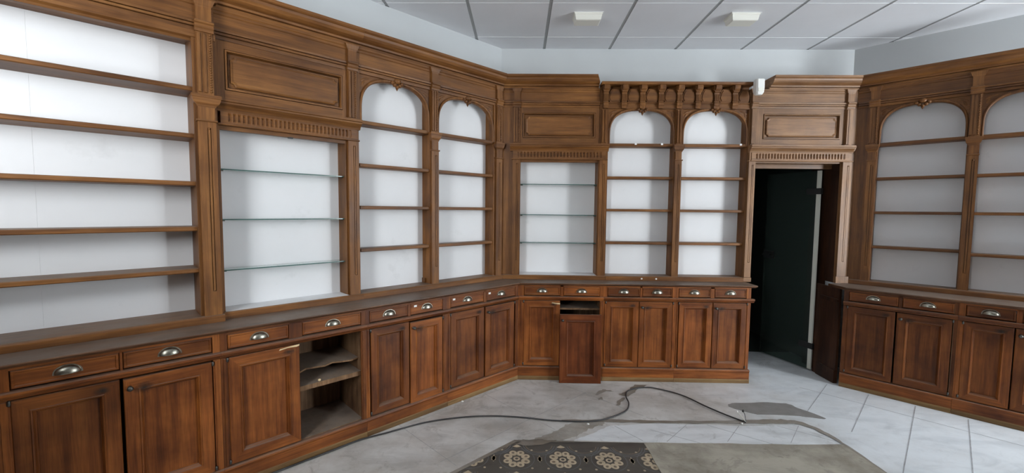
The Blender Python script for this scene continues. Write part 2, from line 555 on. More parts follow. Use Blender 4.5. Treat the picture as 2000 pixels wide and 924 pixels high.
def arch_header(u, x0, x1, ef):
    """flattened arch: spandrel board, rounded rim, shell keystone and leaf sprigs in the corners"""
    xc, hw = (x0 + x1) / 2, (x1 - x0) / 2
    hi, ho = hw - .015, hw
    n = 40
    ts = [math.sin(-PI / 2 + PI * i / n) for i in range(n + 1)]
    mb = MB('uh', 'uv')
    # spandrel board lies a little behind the rim
    for i in range(n):
        xa, xb = xc + ho * ts[i], xc + ho * ts[i + 1]
        za, zb = arch_z(ho * ts[i], ho, HA + .012), arch_z(ho * ts[i + 1], ho, HA + .012)
        for e in (ef - .034, ef - .012):
            mb.add([(xa, e, za), (xb, e, zb), (xb, e, Z_ARC0), (xa, e, Z_ARC0)], [(0, 1, 2, 3)], 'uh')
    o = u.part(mb, 'arch_panel')
    mb = MB('uv')

    def loop(hx, hz, k):
        pts = [(xc - hx, Z_CAP1)] + [(xc + hx * t, arch_z(hx * t, hx, hz)) for t in ts] + [(xc + hx, Z_CAP1)]
        return pts
    inner, outer = loop(hi, HA, 0), loop(ho - .0005, HA + .020, 1)
    mid = [((a[0] + b_[0]) / 2, (a[1] + b_[1]) / 2) for a, b_ in zip(inner, outer)]
    rows = [[(x, ef - .040, z) for x, z in inner], [(x, ef - .004, z) for x, z in inner], [(x, ef + .004, z) for x, z in mid], [(x, ef - .002, z) for x, z in outer], [(x, ef - .012, z) for x, z in outer]]
    for ra, rb in zip(rows, rows[1:]):
        for i in range(len(ra) - 1):
            mb.add([ra[i], ra[i + 1], rb[i + 1], rb[i]], [(0, 1, 2, 3)], 'uv', True)
    u.part(mb, 'arch_rim', o)
    mb = MB('uv')
    zt = ZS + HA
    mb.ball((xc, ef + .006, zt + .018), (.026, .022, .020), 'uv', 10, 6)
    for dx, dz, r in ((-.036, .004, .014), (.036, .004, .014), (-.020, -.010, .014), (.020, -.010, .014), (0, -.022, .013)):
        mb.ball((xc + dx, ef + .004, zt + dz), (r, .016, r), 'uv', 8, 5)
    mb.turned((xc, ef, zt - .048), [(0, .001), (.016, .009), (.028, .012)], 'uv', 8, 'z')
    u.part(mb, 'keystone', o)
    for sg in (-1, 1):
        mb = MB('uv')
        for k, (dx, dz, a) in enumerate(((.030, .205, .5), (.050, .214, .2), (.026, .180, 1.1))):
            cx, cz = xc + sg * (ho - dx), ZS + dz
            L, wd = .026, .008
            vs = []
            for i in range(8):
                p = 2 * PI * i / 8
                lx, lz = L * math.cos(p) * (1 if k < 2 else .8), wd * math.sin(p)
                vs.append((cx - sg * (lx * math.cos(a) - lz * math.sin(a)), ef - .012, cz + lx * math.sin(a) + lz * math.cos(a)))
            vs.append((cx, ef - .004, cz))
            mb.add(vs, [(i, (i + 1) % 8, 8) for i in range(8)], 'uv', True)
        u.part(mb, 'leaf_carving', o)
    return o


def shelf(u, x0, x1, e0, e1, ztop, th=.024, tags=(), name='shelf'):
    mb = MB('uh')
    mb.prism([(e0, ztop - th), (e1 - .004, ztop - th), (e1, ztop - th + .004), (e1, ztop - .004), (e1 - .004, ztop), (e0, ztop)], x0, x1, 'uh')
    o = u.part(mb, name)
    for x in tags:
        t = MB('tag')
        t.box(x - .009, x + .009, e1, e1 + .002, ztop - .012, ztop + .004, 'tag')
        u.part(t, 'price_clip', o, 'small white price clip')
    return o


def entablature(u, xa, xb, ef, nfl, trim=.012):
    """fluted band with a shelf moulding over it and a bead under it"""
    f = ef + .024
    mb = MB('uh')
    mb.box(xa, xb, ef - .02, f + .008, Z_RING, Z_RING + .011, 'uh', .003)
    x0, x1 = xa + trim + .03, xb - trim - .03
    z0, z1 = Z_RING + .011, Z_CAP0
    mb.box(xa + trim, x0, ef - .02, f, z0, z1, 'uh')
    mb.box(x1, xb - trim, ef - .02, f, z0, z1, 'uh')
    pitch = (x1 - x0) / nfl
    za, zb = z0 + .010, z1 - .008

    def fl(x, z):
        t = ((x - x0) / pitch) % 1.0 - .5
        r = abs(t) / .30
        if r >= 1:
            return f
        d = .010 * math.sqrt(1 - r * r)
        k = min((z - za) / .008, (zb - z) / .008, 1.0)
        return f - d * max(0.0, k)
    mb.relief(x0, x1, z0, z1, nfl * 10, 12, fl, 'uh')
    u.part(mb, 'fluted_band')
    mb = MB('uh')
    mb.prism([(ef - .02, Z_CAP0), (f + .002, Z_CAP0), (f + .006, Z_CAP0 + .010), (f + .014, Z_CAP0 + .020), (f + .026, Z_CAP0 + .030), (f + .032, Z_CAP0 + .036), (f + .032, Z_CAP0 + .044), (f + .040, Z_CAP0 + .048), (f + .040, Z_CAP1), (ef - .02, Z_CAP1)], xa - .012, xb + .012, 'uh')
    u.part(mb, 'ledge_moulding')


def wall_panel(u, x0, x1, ef, z0=Z_CAP1, z1=Z_ARC0, px=None):
    """framed overhead panel whose fielded middle has scooped corners"""
    xa, xb = px
    mb = MB('uh', 'uv')
    zp0, zp1 = 2.098, 2.315
    mb.box(x0, xa, ef - .03, ef, z0, z1, 'uv')
    mb.box(xb, x1, ef - .03, ef, z0, z1, 'uv')
    mb.box(xa, xb, ef - .03, ef, z0, zp0, 'uh')
    mb.box(xa, xb, ef - .03, ef, zp1, z1, 'uh')
    mb.rects(xa, xb, zp0, zp1, [(0, ef), (0, ef - .012), (.0035, ef - .012), (.0035, ef + .006), (.011, ef + .007), (.014, ef - .004), (.016, ef - .018), (.020, ef - .018)], 'uh', 'uv', 'uh')
    o = u.part(mb, 'overhead_panel')
    mb = MB('uh')
    a0, a1, b0, b1 = xa + .030, xb - .030, zp0 + .022, zp1 - .030
    r = .020

    def outline(d):
        pts = []
        x_0, x_1, z_0, z_1 = a0 + d, a1 - d, b0 + d, b1 - d
        for cx, cz, st in ((x_0, z_0, PI / 2), (x_1, z_0, PI), (x_1, z_1, 1.5 * PI), (x_0, z_1, 2 * PI)):
            for i in range(6):
                a = st - (PI / 2) * i / 5
                pts.append((cx + r * math.cos(a), cz + r * math.sin(a)))
        return pts
    p0, p1, p2 = outline(0), outline(.003), outline(.012)
    n = len(p0)
    mb.plate([(xa + .020, zp0 + .020), (xb - .020, zp0 + .020), (xb - .020, zp1 - .020), (xa + .020, zp1 - .020)], ef - .022, ef - .012, 'uh')
    for A, ea, Bq, eb in ((p0, ef - .012, p0, ef - .001), (p0, ef - .001, p1, ef + .002), (p1, ef + .002, p2, ef - .003)):
        for i in range(n):
            j = (i + 1) % n
            mb.add([(A[i][0], ea, A[i][1]), (A[j][0], ea, A[j][1]), (Bq[j][0], eb, Bq[j][1]), (Bq[i][0], eb, Bq[i][1])], [(0, 1, 2, 3)], 'uh')
    mb.add([(x, ef - .003, z) for x, z in p2], [tuple(range(n))], 'uh')
    u.part(mb, 'fielded_panel', o)


def back_board(u, x0, x1, eb, z0, z1, seam=None):
    mb = MB('white')
    if seam:
        mb.box(x0, seam - .0002, eb - .010, eb, z0, z1, 'white')
        mb.box(seam + .0002, x1, eb - .010, eb, z0, z1, 'white')
    else:
        mb.box(x0, x1, eb - .010, eb, z0, z1, 'white')
    u.part(mb, 'back_board', None, 'white painted back board')


def base_rail(u, xa, xb, ef, e0):
    mb = MB('uh')
    f = ef + .030
    mb.prism([(e0, Z_TOP + .001), (f, Z_TOP + .001), (f, .878), (f - .004, .884), (f - .010, .888), (e0, .888)], xa, xb, 'uh')
    return u.part(mb, 'base_rail')


def stile(u, x0, x1, eb, ef, z0=.888, z1=2.37, m='uv', name='upright'):
    mb = MB(m)
    mb.box(x0, x1, eb - .010, ef, z0, z1, m, 0.0)
    return u.part(mb, name)


def heads(u, xa, xb, ef, cornice=True, xca=None, xcb=None):
    mb = MB('uh')
    mb.prism(architrave_prof(ef), xa, xb, 'uh')
    u.part(mb, 'architrave')
    mb = MB('uh')
    frieze_board(mb, xa, xb, ef)
    u.part(mb, 'frieze')
    if cornice:
        mb = MB('uh')
        mb.prism(cornice_prof(ef), xca if xca is not None else xa, xcb if xcb is not None else xb, 'uh')
        u.part(mb, 'cornice')


SHELVES = (2.055, 1.768, 1.482, 1.190)
EL, EB, ER = .195, .245, .268
G_UP = 'oak wall units above the counters'
# mitres where the fronts of two walls meet (x as a function of e), a hair apart
mL = lambda e: -(.4142 * e + .0778) - .0008
mBl = lambda e: .4142 * e - .0778 + .0008
KR = .023
mBr = lambda e: 3.217 + e - 2 ** .5 * (e + KR) - .0008
mR = lambda e: Q * (2 * (e - KR) - 2 ** .5 * e) + .0008

# ---- LEFT WALL ------------------------------------------------------------
# broad shelf bay nearest the camera
EW = EL + .045
u = Unit('L', 'wall_shelf_unit', 'broad oak wall shelf unit with five long shelves on white back board', 'shelf unit', -3.06, EW, Z_TOP, G_UP)
X0, X1 = -3.86, -2.2505
eb = EW - .205
back_board(u, -3.78, -2.33, eb, .888, 2.36, -2.925)
stile(u, -2.352, X1, eb, EW)
stile(u, X0, -3.76, eb, EW)
for zt in (2.083, 1.843, 1.597, 1.361, 1.140):
    shelf(u, -3.7595, -2.3525, eb + .001, EW - .020, zt, .023)
base_rail(u, X0, X1, EW, eb - .010)
mb = MB('uh')
mb.prism([(eb, 2.340), (EW - .10, 2.340), (EW - .095, 2.326), (EW - .055, 2.324), (EW - .050, 2.312), (EW - .016, 2.310), (EW - .010, 2.320), (EW + .004, 2.328), (EW + .008, 2.340), (EW + .008, Z_ARC0), (eb, Z_ARC0)], X0, X1, 'uh')
u.part(mb, 'lintel')
heads(u, X0, X1 - .004, EW, True, X0, X1 + .012)
pilaster(u, -2.299, EW, .078, wup=.070, cap_flare=.024)
pilaster(u, -3.81, EW, .078, wup=.070, cap_flare=.024)

# glass shelf display on the left wall
u = Unit('L', 'display_unit', 'wide oak display unit with three glass shelves under a carved overhead panel on left wall', 'display unit', -1.87, EL, Z_TOP, G_UP)
X0, X1 = -2.2495, -1.461
eb = EL - .125
back_board(u, -2.237, -1.53, eb, .888, 1.905)
stile(u, X0, -2.236, eb, EL, .888, 1.905)
stile(u, -1.552, X1, eb, EL, .888, 2.06)
base_rail(u, X0, -1.4520, EL, eb - .010)
mb = MB('uh')
mb.box(-2.236, -1.552, EL - .025, EL, 1.884, Z_RING, 'uh')
mb.box(X0, X1, eb - .01, EL - .021, 1.905, 2.06, 'uh')
mb.box(-1.895, -1.868, EL - .012, EL + .002, 1.878, 1.886, 'black')
u.part(mb, 'lintel')
mb = MB('white')
mb.box(-2.2358, -1.5522, eb + .0005, EL + .018, .8882, .8892, 'white')
u.part(mb, 'sill_board', None, 'white sill board')
for zt in (1.676, 1.398, 1.114):
    mb = MB('glass', 'gedge')
    mb.box(-2.2355, -1.5525, eb + .002, EL - .030, zt - .006, zt, 'glass')
    mb.box(-2.2355, -1.5525, EL - .030, EL - .0292, zt - .006, zt, 'gedge')
    g = u.part(mb, 'glass_shelf', None, 'clear glass shelf with green edge')
    for x in (-2.226, -1.562):
        mb = MB('iron')
        mb.box(x - .009, x + .009, EL - .058, EL - .046, zt - .012, zt - .0062, 'iron')
        u.part(mb, 'shelf_pin', g)
entablature(u, X0 + .004, X1 - .013, EL, 30)
wall_panel(u, X0, -1.4520, EL, px=(-2.205, -1.566))
heads(u, X0, -1.4520, EL, True)
pilaster(u, -1.506, EL, .068, neck=False)


def arch_unit(w, name, label, bays, ef, depth, posts, xa, xb, head=True, xca=None, xcb=None, tags=None, pil=None, post_mitre=None, pil_top=True):
    u = Unit(w, name, label, 'shelf unit', (bays[0][0] + bays[-1][1]) / 2, ef, Z_TOP, G_UP)
    eb = ef - depth
    for k, (x0, x1) in enumerate(bays):
        back_board(u, x0 if k == 0 else x0 - .012, x1 if k == len(bays) - 1 else x1 + .012, eb, .888, 2.37)
        for j, zt in enumerate(SHELVES):
            t = tags.get((k, j), ()) if tags else ()
            if w == 'R' and k == 1 and j == 3:
                zt -= .020
            shelf(u, x0 + .0005, x1 - .0005, eb + .001, ef - .010 if j else ef - .004, zt, .023 if j else .026, t)
        arch_header(u, x0, x1, ef)
    for (x0, x1) in posts:
        stile(u, x0, x1, eb, ef)
    base_rail(u, xa, xb, ef, eb - .010)
    if head:
        heads(u, xa, xb, ef, True, xca, xcb)
    for x, wd in pil:
        pilaster(u, x, ef, wd, top=pil_top)
    return u, eb


u, eb = arch_unit('L', 'arched_shelf_unit', 'oak shelf unit with two arched bays on left wall beside the corner', [(-1.4505, -.905), (-.835, -.262)], EL, .110,
                  [(-.905, -.835), (-.262, -.185)], -1.4515, mL, pil=[(-.870, .062), (-.214, .064)])
mb = MB('uv')
mb.column([(-.185, EL - .12), (-.185, EL), (mL(EL), EL), (mL(EL - .12), EL - .12)], .888, Z_ARC0, 'uv')
u.part(mb, 'corner_post')
mb = MB('pale')
mb.box(-.918, -.907, EL - .10, EL - .06, .889, .925, 'uv')
u.part(mb, 'shelf_cleat')

# ---- BACK WALL ------------------------------------------------------------
u = Unit('B', 'display_unit', 'narrow oak display unit with three glass shelves on back wall beside the corner', 'display unit', .52, EB, Z_TOP, G_UP)
XE = .9495
eb = EB - .155
back_board(u, .17, .89, eb, .888, 1.905)
mb = MB('uv')
mb.column([(mBl(EB), EB), (.1855, EB), (.1855, eb), (mBl(eb), eb)], .888, Z_ARC0, 'uv')
u.part(mb, 'corner_post')
stile(u, .868, XE, eb, EB, .888, 2.040)
base_rail(u, mBl, XE, EB, eb - .010)
mb = MB('uh')
mb.box(.1855, .868, EB - .03, EB, 1.886, Z_RING, 'uh')
mb.box(.1855, .868, eb - .01, EB - .021, 1.905, 2.06, 'uh')
u.part(mb, 'lintel')
mb = MB('white')
mb.box(.1858, .8678, eb + .0005, EB + .018, .8882, .8892, 'white')
u.part(mb, 'sill_board', None, 'white sill board')
for zt in (1.697, 1.425, 1.174):
    mb = MB('glass', 'gedge')
    mb.box(.186, .8675, eb + .002, EB - .040, zt - .006, zt, 'glass')
    mb.box(.186, .8675, EB - .040, EB - .0392, zt - .006, zt, 'gedge')
    g = u.part(mb, 'glass_shelf', None, 'clear glass shelf with green edge')
    for x in (.197, .857):
        mb = MB('iron')
        mb.box(x - .010, x + .010, EB - .072, EB - .058, zt - .013, zt - .0062, 'iron')
        u.part(mb, 'shelf_pin', g)
entablature(u, .105, .938, EB, 26)
wall_panel(u, .1855, .868, EB, px=(.200, .836))
heads(u, mBl, .868, EB, False)
mb = MB('uh')
mb.prism(cornice_prof(EB), mBl, lambda e: .834 + max(0, min(.03, EB + .096 - e)) * .8, 'uh')
u.part(mb, 'cornice')
pilaster(u, .149, EB, .066)
pilaster(u, .907, EB, .064, top=False, cap_flare=.008)

u, eb = arch_unit('B', 'arched_shelf_unit', 'oak shelf unit with two arched bays under a row of carved brackets on back wall', [(.951, 1.528), (1.592, 2.158)], EB, .115,
                  [(1.528, 1.592), (2.158, 2.1605)], .951, 2.1605, head=False, pil=[(1.560, .058)], pil_top=False,
                  tags={(0, 0): (1.192, 1.420), (1, 0): (2.103,)})
for x in (1.268, 1.396):
    mb = MB('tag')
    mb.box(x - .007, x + .007, EB + .0302, EB + .032, .861, .873, 'tag')
    u.part(mb, 'paper_tag', None, 'small white sticker')
# reeded upper halves of the pilasters, then the bracket course
mb = MB('uv')
mb.box(.8705, .9505, eb, EB, 2.0435, 2.36, 'uv')
u.part(mb, 'upright')
for xc in (.912, 1.560):
    mb = MB('uv')
    wq = .050
    f = EB + .010
    mb.box(xc - wq / 2, xc + wq / 2, EB - .004, f, Z_CAP1 if xc > 1 else 2.043, 2.345, 'uv')
    mb.box(xc - .017, xc - .006, f - .002, f + .008, 2.056, 2.338, 'uv', .003)
    mb.box(xc + .006, xc + .017, f - .002, f + .008, 2.056, 2.338, 'uv', .003)
    u.part(mb, 'upper_pilaster')
mb = MB('uh')
mb.box(.8705, 2.158, eb - .01, EB - .035, 2.36, 2.54, 'uh')
mb.prism([(EB - .035, 2.352), (EB + .006, 2.352), (EB + .010, 2.360), (EB + .010, 2.392), (EB + .016, 2.398), (EB + .016, 2.406), (EB - .035, 2.406)], .8705, 2.158, 'uh')
u.part(mb, 'architrave')
XB = [.917 + .1580 * i for i in range(8)]
mb = MB('uh')
for i, xb in enumerate(XB):
    a, c = xb + .026, (XB[i + 1] - .026) if i < 7 else 2.146
    # bulging field between two brackets, drawn in at the shoulders
    pts = [(a + .010, 2.406), (a + .002, 2.425), (a, 2.455), (a + .010, 2.490), (a + .026, 2.515), (c - .026, 2.515), (c - .010, 2.490), (c, 2.455), (c - .002, 2.425), (c - .010, 2.406)]
    mb.plate(pts, EB - .02, EB + .022, 'uh')
    ins = [(x + (.009 if x < (a + c) / 2 else -.009), z + (.008 if z < 2.45 else -.008)) for x, z in pts]
    mb.plate(ins, EB + .022, EB + .028, 'uh')
mb.box(.8705, 2.158, EB - .034, EB - .01, 2.406, 2.54, 'uh')
u.part(mb, 'frieze')
for xb in XB:
    mb = MB('uv')
    hw = .0225
    prof = [(EB - .01, 2.372), (EB + .030, 2.372), (EB + .036, 2.380), (EB + .036, 2.394), (EB + .042, 2.400), (EB + .030, 2.406), (EB + .030, 2.470), (EB + .034, 2.482), (EB + .046, 2.496), (EB + .062, 2.510), (EB + .068, 2.522), (EB + .068, 2.540), (EB - .01, 2.540)]
    mb.prism(prof, xb - hw, xb + hw, 'uv')
    for k in range(4):
        x = xb - .0165 + .011 * k
        mb.box(x - .0032, x + .0032, EB + .030, EB + .037, 2.412, 2.468, 'uv', .002)
    mb.plate([(xb - hw, 2.486), (xb + hw, 2.486), (xb + hw + .012, 2.512), (xb + hw + .013, 2.540), (xb - hw - .013, 2.540), (xb - hw - .012, 2.512)], EB + .0, EB + .048, 'uv')
    mb.plate([(xb - hw + .003, 2.352), (xb + hw - .003, 2.352), (xb + hw - .001, 2.372), (xb - hw + .001, 2.372)], EB + .0, EB + .026, 'uv')
    u.part(mb, 'bracket')
mb = MB('uh')
mb.prism([(EB - .03, 2.5405), (EB + .074, 2.5405), (EB + .080, 2.546), (EB + .084, 2.562), (EB - .03, 2.562)], .8705, 2.158, 'uh')
u.part(mb, 'cornice')

# doorway surround, in a paler oak than the other wall units
REMAP.update({'uv': 'pv', 'uh': 'ph'})
u = Unit('B', 'door_surround', 'oak door surround with overhead panel and fluted band framing the glass door', 'door surround', 2.64, EB, 0, G_UP)
XA, XZ = 2.1615, 3.045
mb = MB('uv')
mb.box(XA, 2.226, .13, EB, Z_TOP + .002, 2.36, 'uv')
u.part(mb, 'jamb')
mb = MB('dk', 'uv')
mb.box(2.962, 2.985, .1175, EB - .001, Z_TOP + .002, 1.905, 'dk')
mb.box(2.962, 2.985, -.100, .1175, 0, 1.905, 'dk')
u.part(mb, 'jamb', None, 'dark stained door jamb')
mb = MB('uv')
mb.column([(2.962, EB - .0009), (2.962, EB), (mBr(EB), EB), (mBr(EB - .05), EB - .05), (2.986, EB - .05)], Z_TOP + .002, 2.06, 'uv')
mb.column([(2.985, EB - .02), (2.985, EB + .004), (mBr(EB + .004), EB + .004), (mBr(EB - .02), EB - .02)], 2.06, Z_COR0, 'uv')
u.part(mb, 'corner_post')
mb = MB('uh')
mb.box(2.226, 2.962, .118, EB - .095, 1.856, 1.905, 'uh')
mb.box(2.226, 2.962, EB - .095, EB, 1.893, 1.905, 'uh')
mb.box(2.226, 3.045, .13, EB - .021, 1.905, 2.06, 'uh')
u.part(mb, 'lintel')
entablature(u, 2.178, 3.030, EB, 30, .010)
wall_panel(u, 2.2265, 2.985, EB, px=(2.285, 2.945))
heads(u, XA, 2.985, EB, False)
pilaster(u, 2.1965, EB, .056, base_z=Z_TOP + .042, beads=False, wup=.044, cap_flare=.006)
mb = MB('uh')
mb.box(XA, 2.2265, EB, EB + .030, Z_TOP + .002, Z_TOP + .040, 'uh', .004)
u.part(mb, 'plinth_block')
mb = MB('tag')
mb.turned((2.196, EB + .016, .925), [(0, .010), (.003, .010)], 'tag')
u.part(mb, 'round_tag', None, 'round white sticker')

mb = MB('uh')
mb.prism(cornice_prof(EB), 2.318, mBr, 'uh')
u.part(mb, 'cornice')
pilaster(u, 3.012, EB, .076, base_z=Z_TOP + .06, beads=False, wup=.056)
mb = MB('uh')
mb.column([(2.962, EB), (2.962, EB + .030), (mBr(EB + .030), EB + .030), (mBr(EB), EB)], Z_TOP + .002, Z_TOP + .06, 'uv')
u.part(mb, 'plinth_block')

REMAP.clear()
# ---- RIGHT WALL -----------------------------------------------------------
u, eb = arch_unit('R', 'arched_shelf_unit', 'oak shelf unit with two arched bays on right wall beyond the doorway', [(.226, .742), (.806, 1.322)], ER, .110,
                  [(.150, .226), (.742, .806), (1.322, 1.400)], mR, 1.400, pil=[(.194, .056), (.774, .056), (1.356, .056)])
mb = MB('uv')
mb.column([(.150, ER - .12), (.150, ER), (mR(ER), ER), (mR(ER - .12), ER - .12)], .888, Z_ARC0, 'uv')
u.part(mb, 'corner_post')

# ------------------------------------------------------------------ base cabinets
G_BASE = 'oak base cabinets under the counters'


def cup_pull(u, x, e, z, parent):
    mb = MB('nickel')
    a, b_, c = .040, .023, .030
    nu, nv = 14, 7
    vs = []
    for j in range(nv + 1):
        v = PI / 2 * j / nv
        for i in range(nu + 1):
            t = -PI / 2 + PI * i / nu
            vs.append((x + a * math.sin(t), e + .001 + b_ * math.cos(v) * math.cos(t), z - .010 + c * math.sin(v) * math.cos(t)))
    mb.add(vs, [(j * (nu + 1) + i, j * (nu + 1) + i + 1, (j + 1) * (nu + 1) + i + 1, (j + 1) * (nu + 1) + i) for j in range(nv) for i in range(nu)], 'nickel', True)
    # rolled lip and back flange
    for i in range(nu):
        t0, t1 = -PI / 2 + PI * i / nu, -PI / 2 + PI * (i + 1) / nu
        p0 = (x + a * math.sin(t0), e + .001 + b_ * math.cos(t0))
        p1 = (x + a * math.sin(t1), e + .001 + b_ * math.cos(t1))
        mb.add([(p0[0], p0[1] + .001, z - .008), (p1[0], p1[1] + .001, z - .008), (p1[0], p1[1] + .002, z - .013), (p0[0], p0[1] + .002, z - .013), (p0[0] * 1.0, max(e, p0[1] - .003), z - .014), (p1[0], max(e, p1[1] - .003), z - .014)], [(0, 1, 2, 3), (3, 2, 5, 4)], 'nickel', True)
    pts = [(x + (a + .005) * math.cos(PI * k / 12), z - .012 + (c + .005) * math.sin(PI * k / 12)) for k in range(13)]
    mb.plate(pts + [(x - a - .005, z - .016), (x + a + .005, z - .016)], e, e + .0018, 'nickel')
    u.part(mb, 'cup_pull', parent, 'tarnished nickel cup pull')


def drawer(u, x0, x1, e, tagx=None, dz=0.0):
    mb = MB('lh')
    z0, z1 = .738 + dz, .812 + dz
    f = e + .004
    mb.rects(x0, x1, z0, z1, [(0, e - .25), (0, f - .004), (.003, f), (.009, f), (.012, f - .004)], 'lh', 'lh', 'lh')
    o = u.part(mb, 'drawer')
    cup_pull(u, (x0 + x1) / 2, f - .004, .779 + dz, o)
    if tagx:
        mb = MB('tag')
        mb.box(tagx - .011, tagx + .011, f - .004, f - .003, .787, .805, 'tag')
        u.part(mb, 'paper_tag', o, 'small white paper tag')
    return o


DOOR_LOOPS = lambda e, fr: [(0, e - .026), (0, e - .003), (.003, e), (fr, e), (fr + .002, e + .004), (fr + .007, e + .003), (fr + .012, e - .007), (fr + .016, e - .011), (fr + .017, e - .020), (fr + .022, e - .020)]


def door(u, x0, x1, e, z0=.124, z1=.692, knob=0, hinge=0, fr=.048, knobz=.647):
    mb = MB('lv', 'lh')
    mb.rects(x0, x1, z0, z1, DOOR_LOOPS(e, fr), 'lh', 'lv', 'lv')
    mb.add([(x0, e - .026, z0), (x1, e - .026, z0), (x1, e - .026, z1), (x0, e - .026, z1)], [(0, 1, 2, 3)], 'lv')
    o = u.part(mb, 'door')
    if knob:
        xk = x0 + .022 if knob < 0 else x1 - .022
        mb = MB('iron')
        mb.turned((xk, e, knobz), [(0, .009), (.003, .009), (.004, .005), (.010, .005), (.013, .010), (.018, .012), (.023, .010), (.026, .004)], 'iron', 12)
        u.part(mb, 'knob', o, 'small tarnished iron knob')
        grime(u, x0 + .002, x0 + .13, z1 - .10, z1 - .003, e + .0046, o)
    elif hinge < 0:
        grime(u, x1 - .11, x1 - .002, z1 - .060, z1 - .003, e + .0046, o)
    if hinge:
        xh = x0 - .003 if hinge < 0 else x1 + .003
        for zz in (z0 + .016, z1 - .008):
            mb = MB('iron')
            mb.turned((xh, e + .001, zz - .012), [(0, .003), (.004, .0058), (.020, .0058), (.024, .003)], 'iron', 8, 'z')
            u.part(mb, 'hinge', o)
    return o


gm, nt, b = newmat('soot_and_hand_grime')
tc = N(nt, 'ShaderNodeTexCoord')
mp = N(nt, 'ShaderNodeMapping')
mp.inputs['Location'].default_value = (-1, -1, -1)
mp.inputs['Scale'].default_value = (2, 2, 2)
nt.links.new(tc.outputs['Generated'], mp.inputs['Vector'])
sp = N(nt, 'ShaderNodeSeparateXYZ')
nt.links.new(mp.outputs[0], sp.inputs[0])
cb = N(nt, 'ShaderNodeCombineXYZ')
nt.links.new(sp.outputs['X'], cb.inputs[0])
nt.links.new(sp.outputs['Z'], cb.inputs[1])
ln = N(nt, 'ShaderNodeVectorMath', operation='LENGTH')
nt.links.new(cb.outputs[0], ln.inputs[0])
nz = N(nt, 'ShaderNodeTexNoise')
nz.inputs['Scale'].default_value = 38
nz.inputs['Detail'].default_value = 5
nt.links.new(tc.outputs['Object'], nz.inputs['Vector'])
ma = N(nt, 'ShaderNodeMath', operation='MULTIPLY_ADD')
nt.links.new(nz.outputs[0], ma.inputs[0])
ma.inputs[1].default_value = .7
nt.links.new(ln.outputs['Value'], ma.inputs[2])
al = ramp(nt, ma.outputs[0], [(.30, (.85,) * 3), (1.0, (0,) * 3)])
nt.links.new(al, b.inputs['Alpha'])
b.inputs['Base Color'].default_value = (.020, .014, .010, 1)
b.inputs['Roughness'].default_value = .6
M['grime'] = gm


def grime(u, x0, x1, z0, z1, e, parent):
    mb = MB('grime')
    mb.add([(x0, e, z0), (x1, e, z0), (x1, e, z1), (x0, e, z1)], [(0, 1, 2, 3)], 'grime')
    u.part(mb, 'grime_stain', parent, 'dark hand grime')


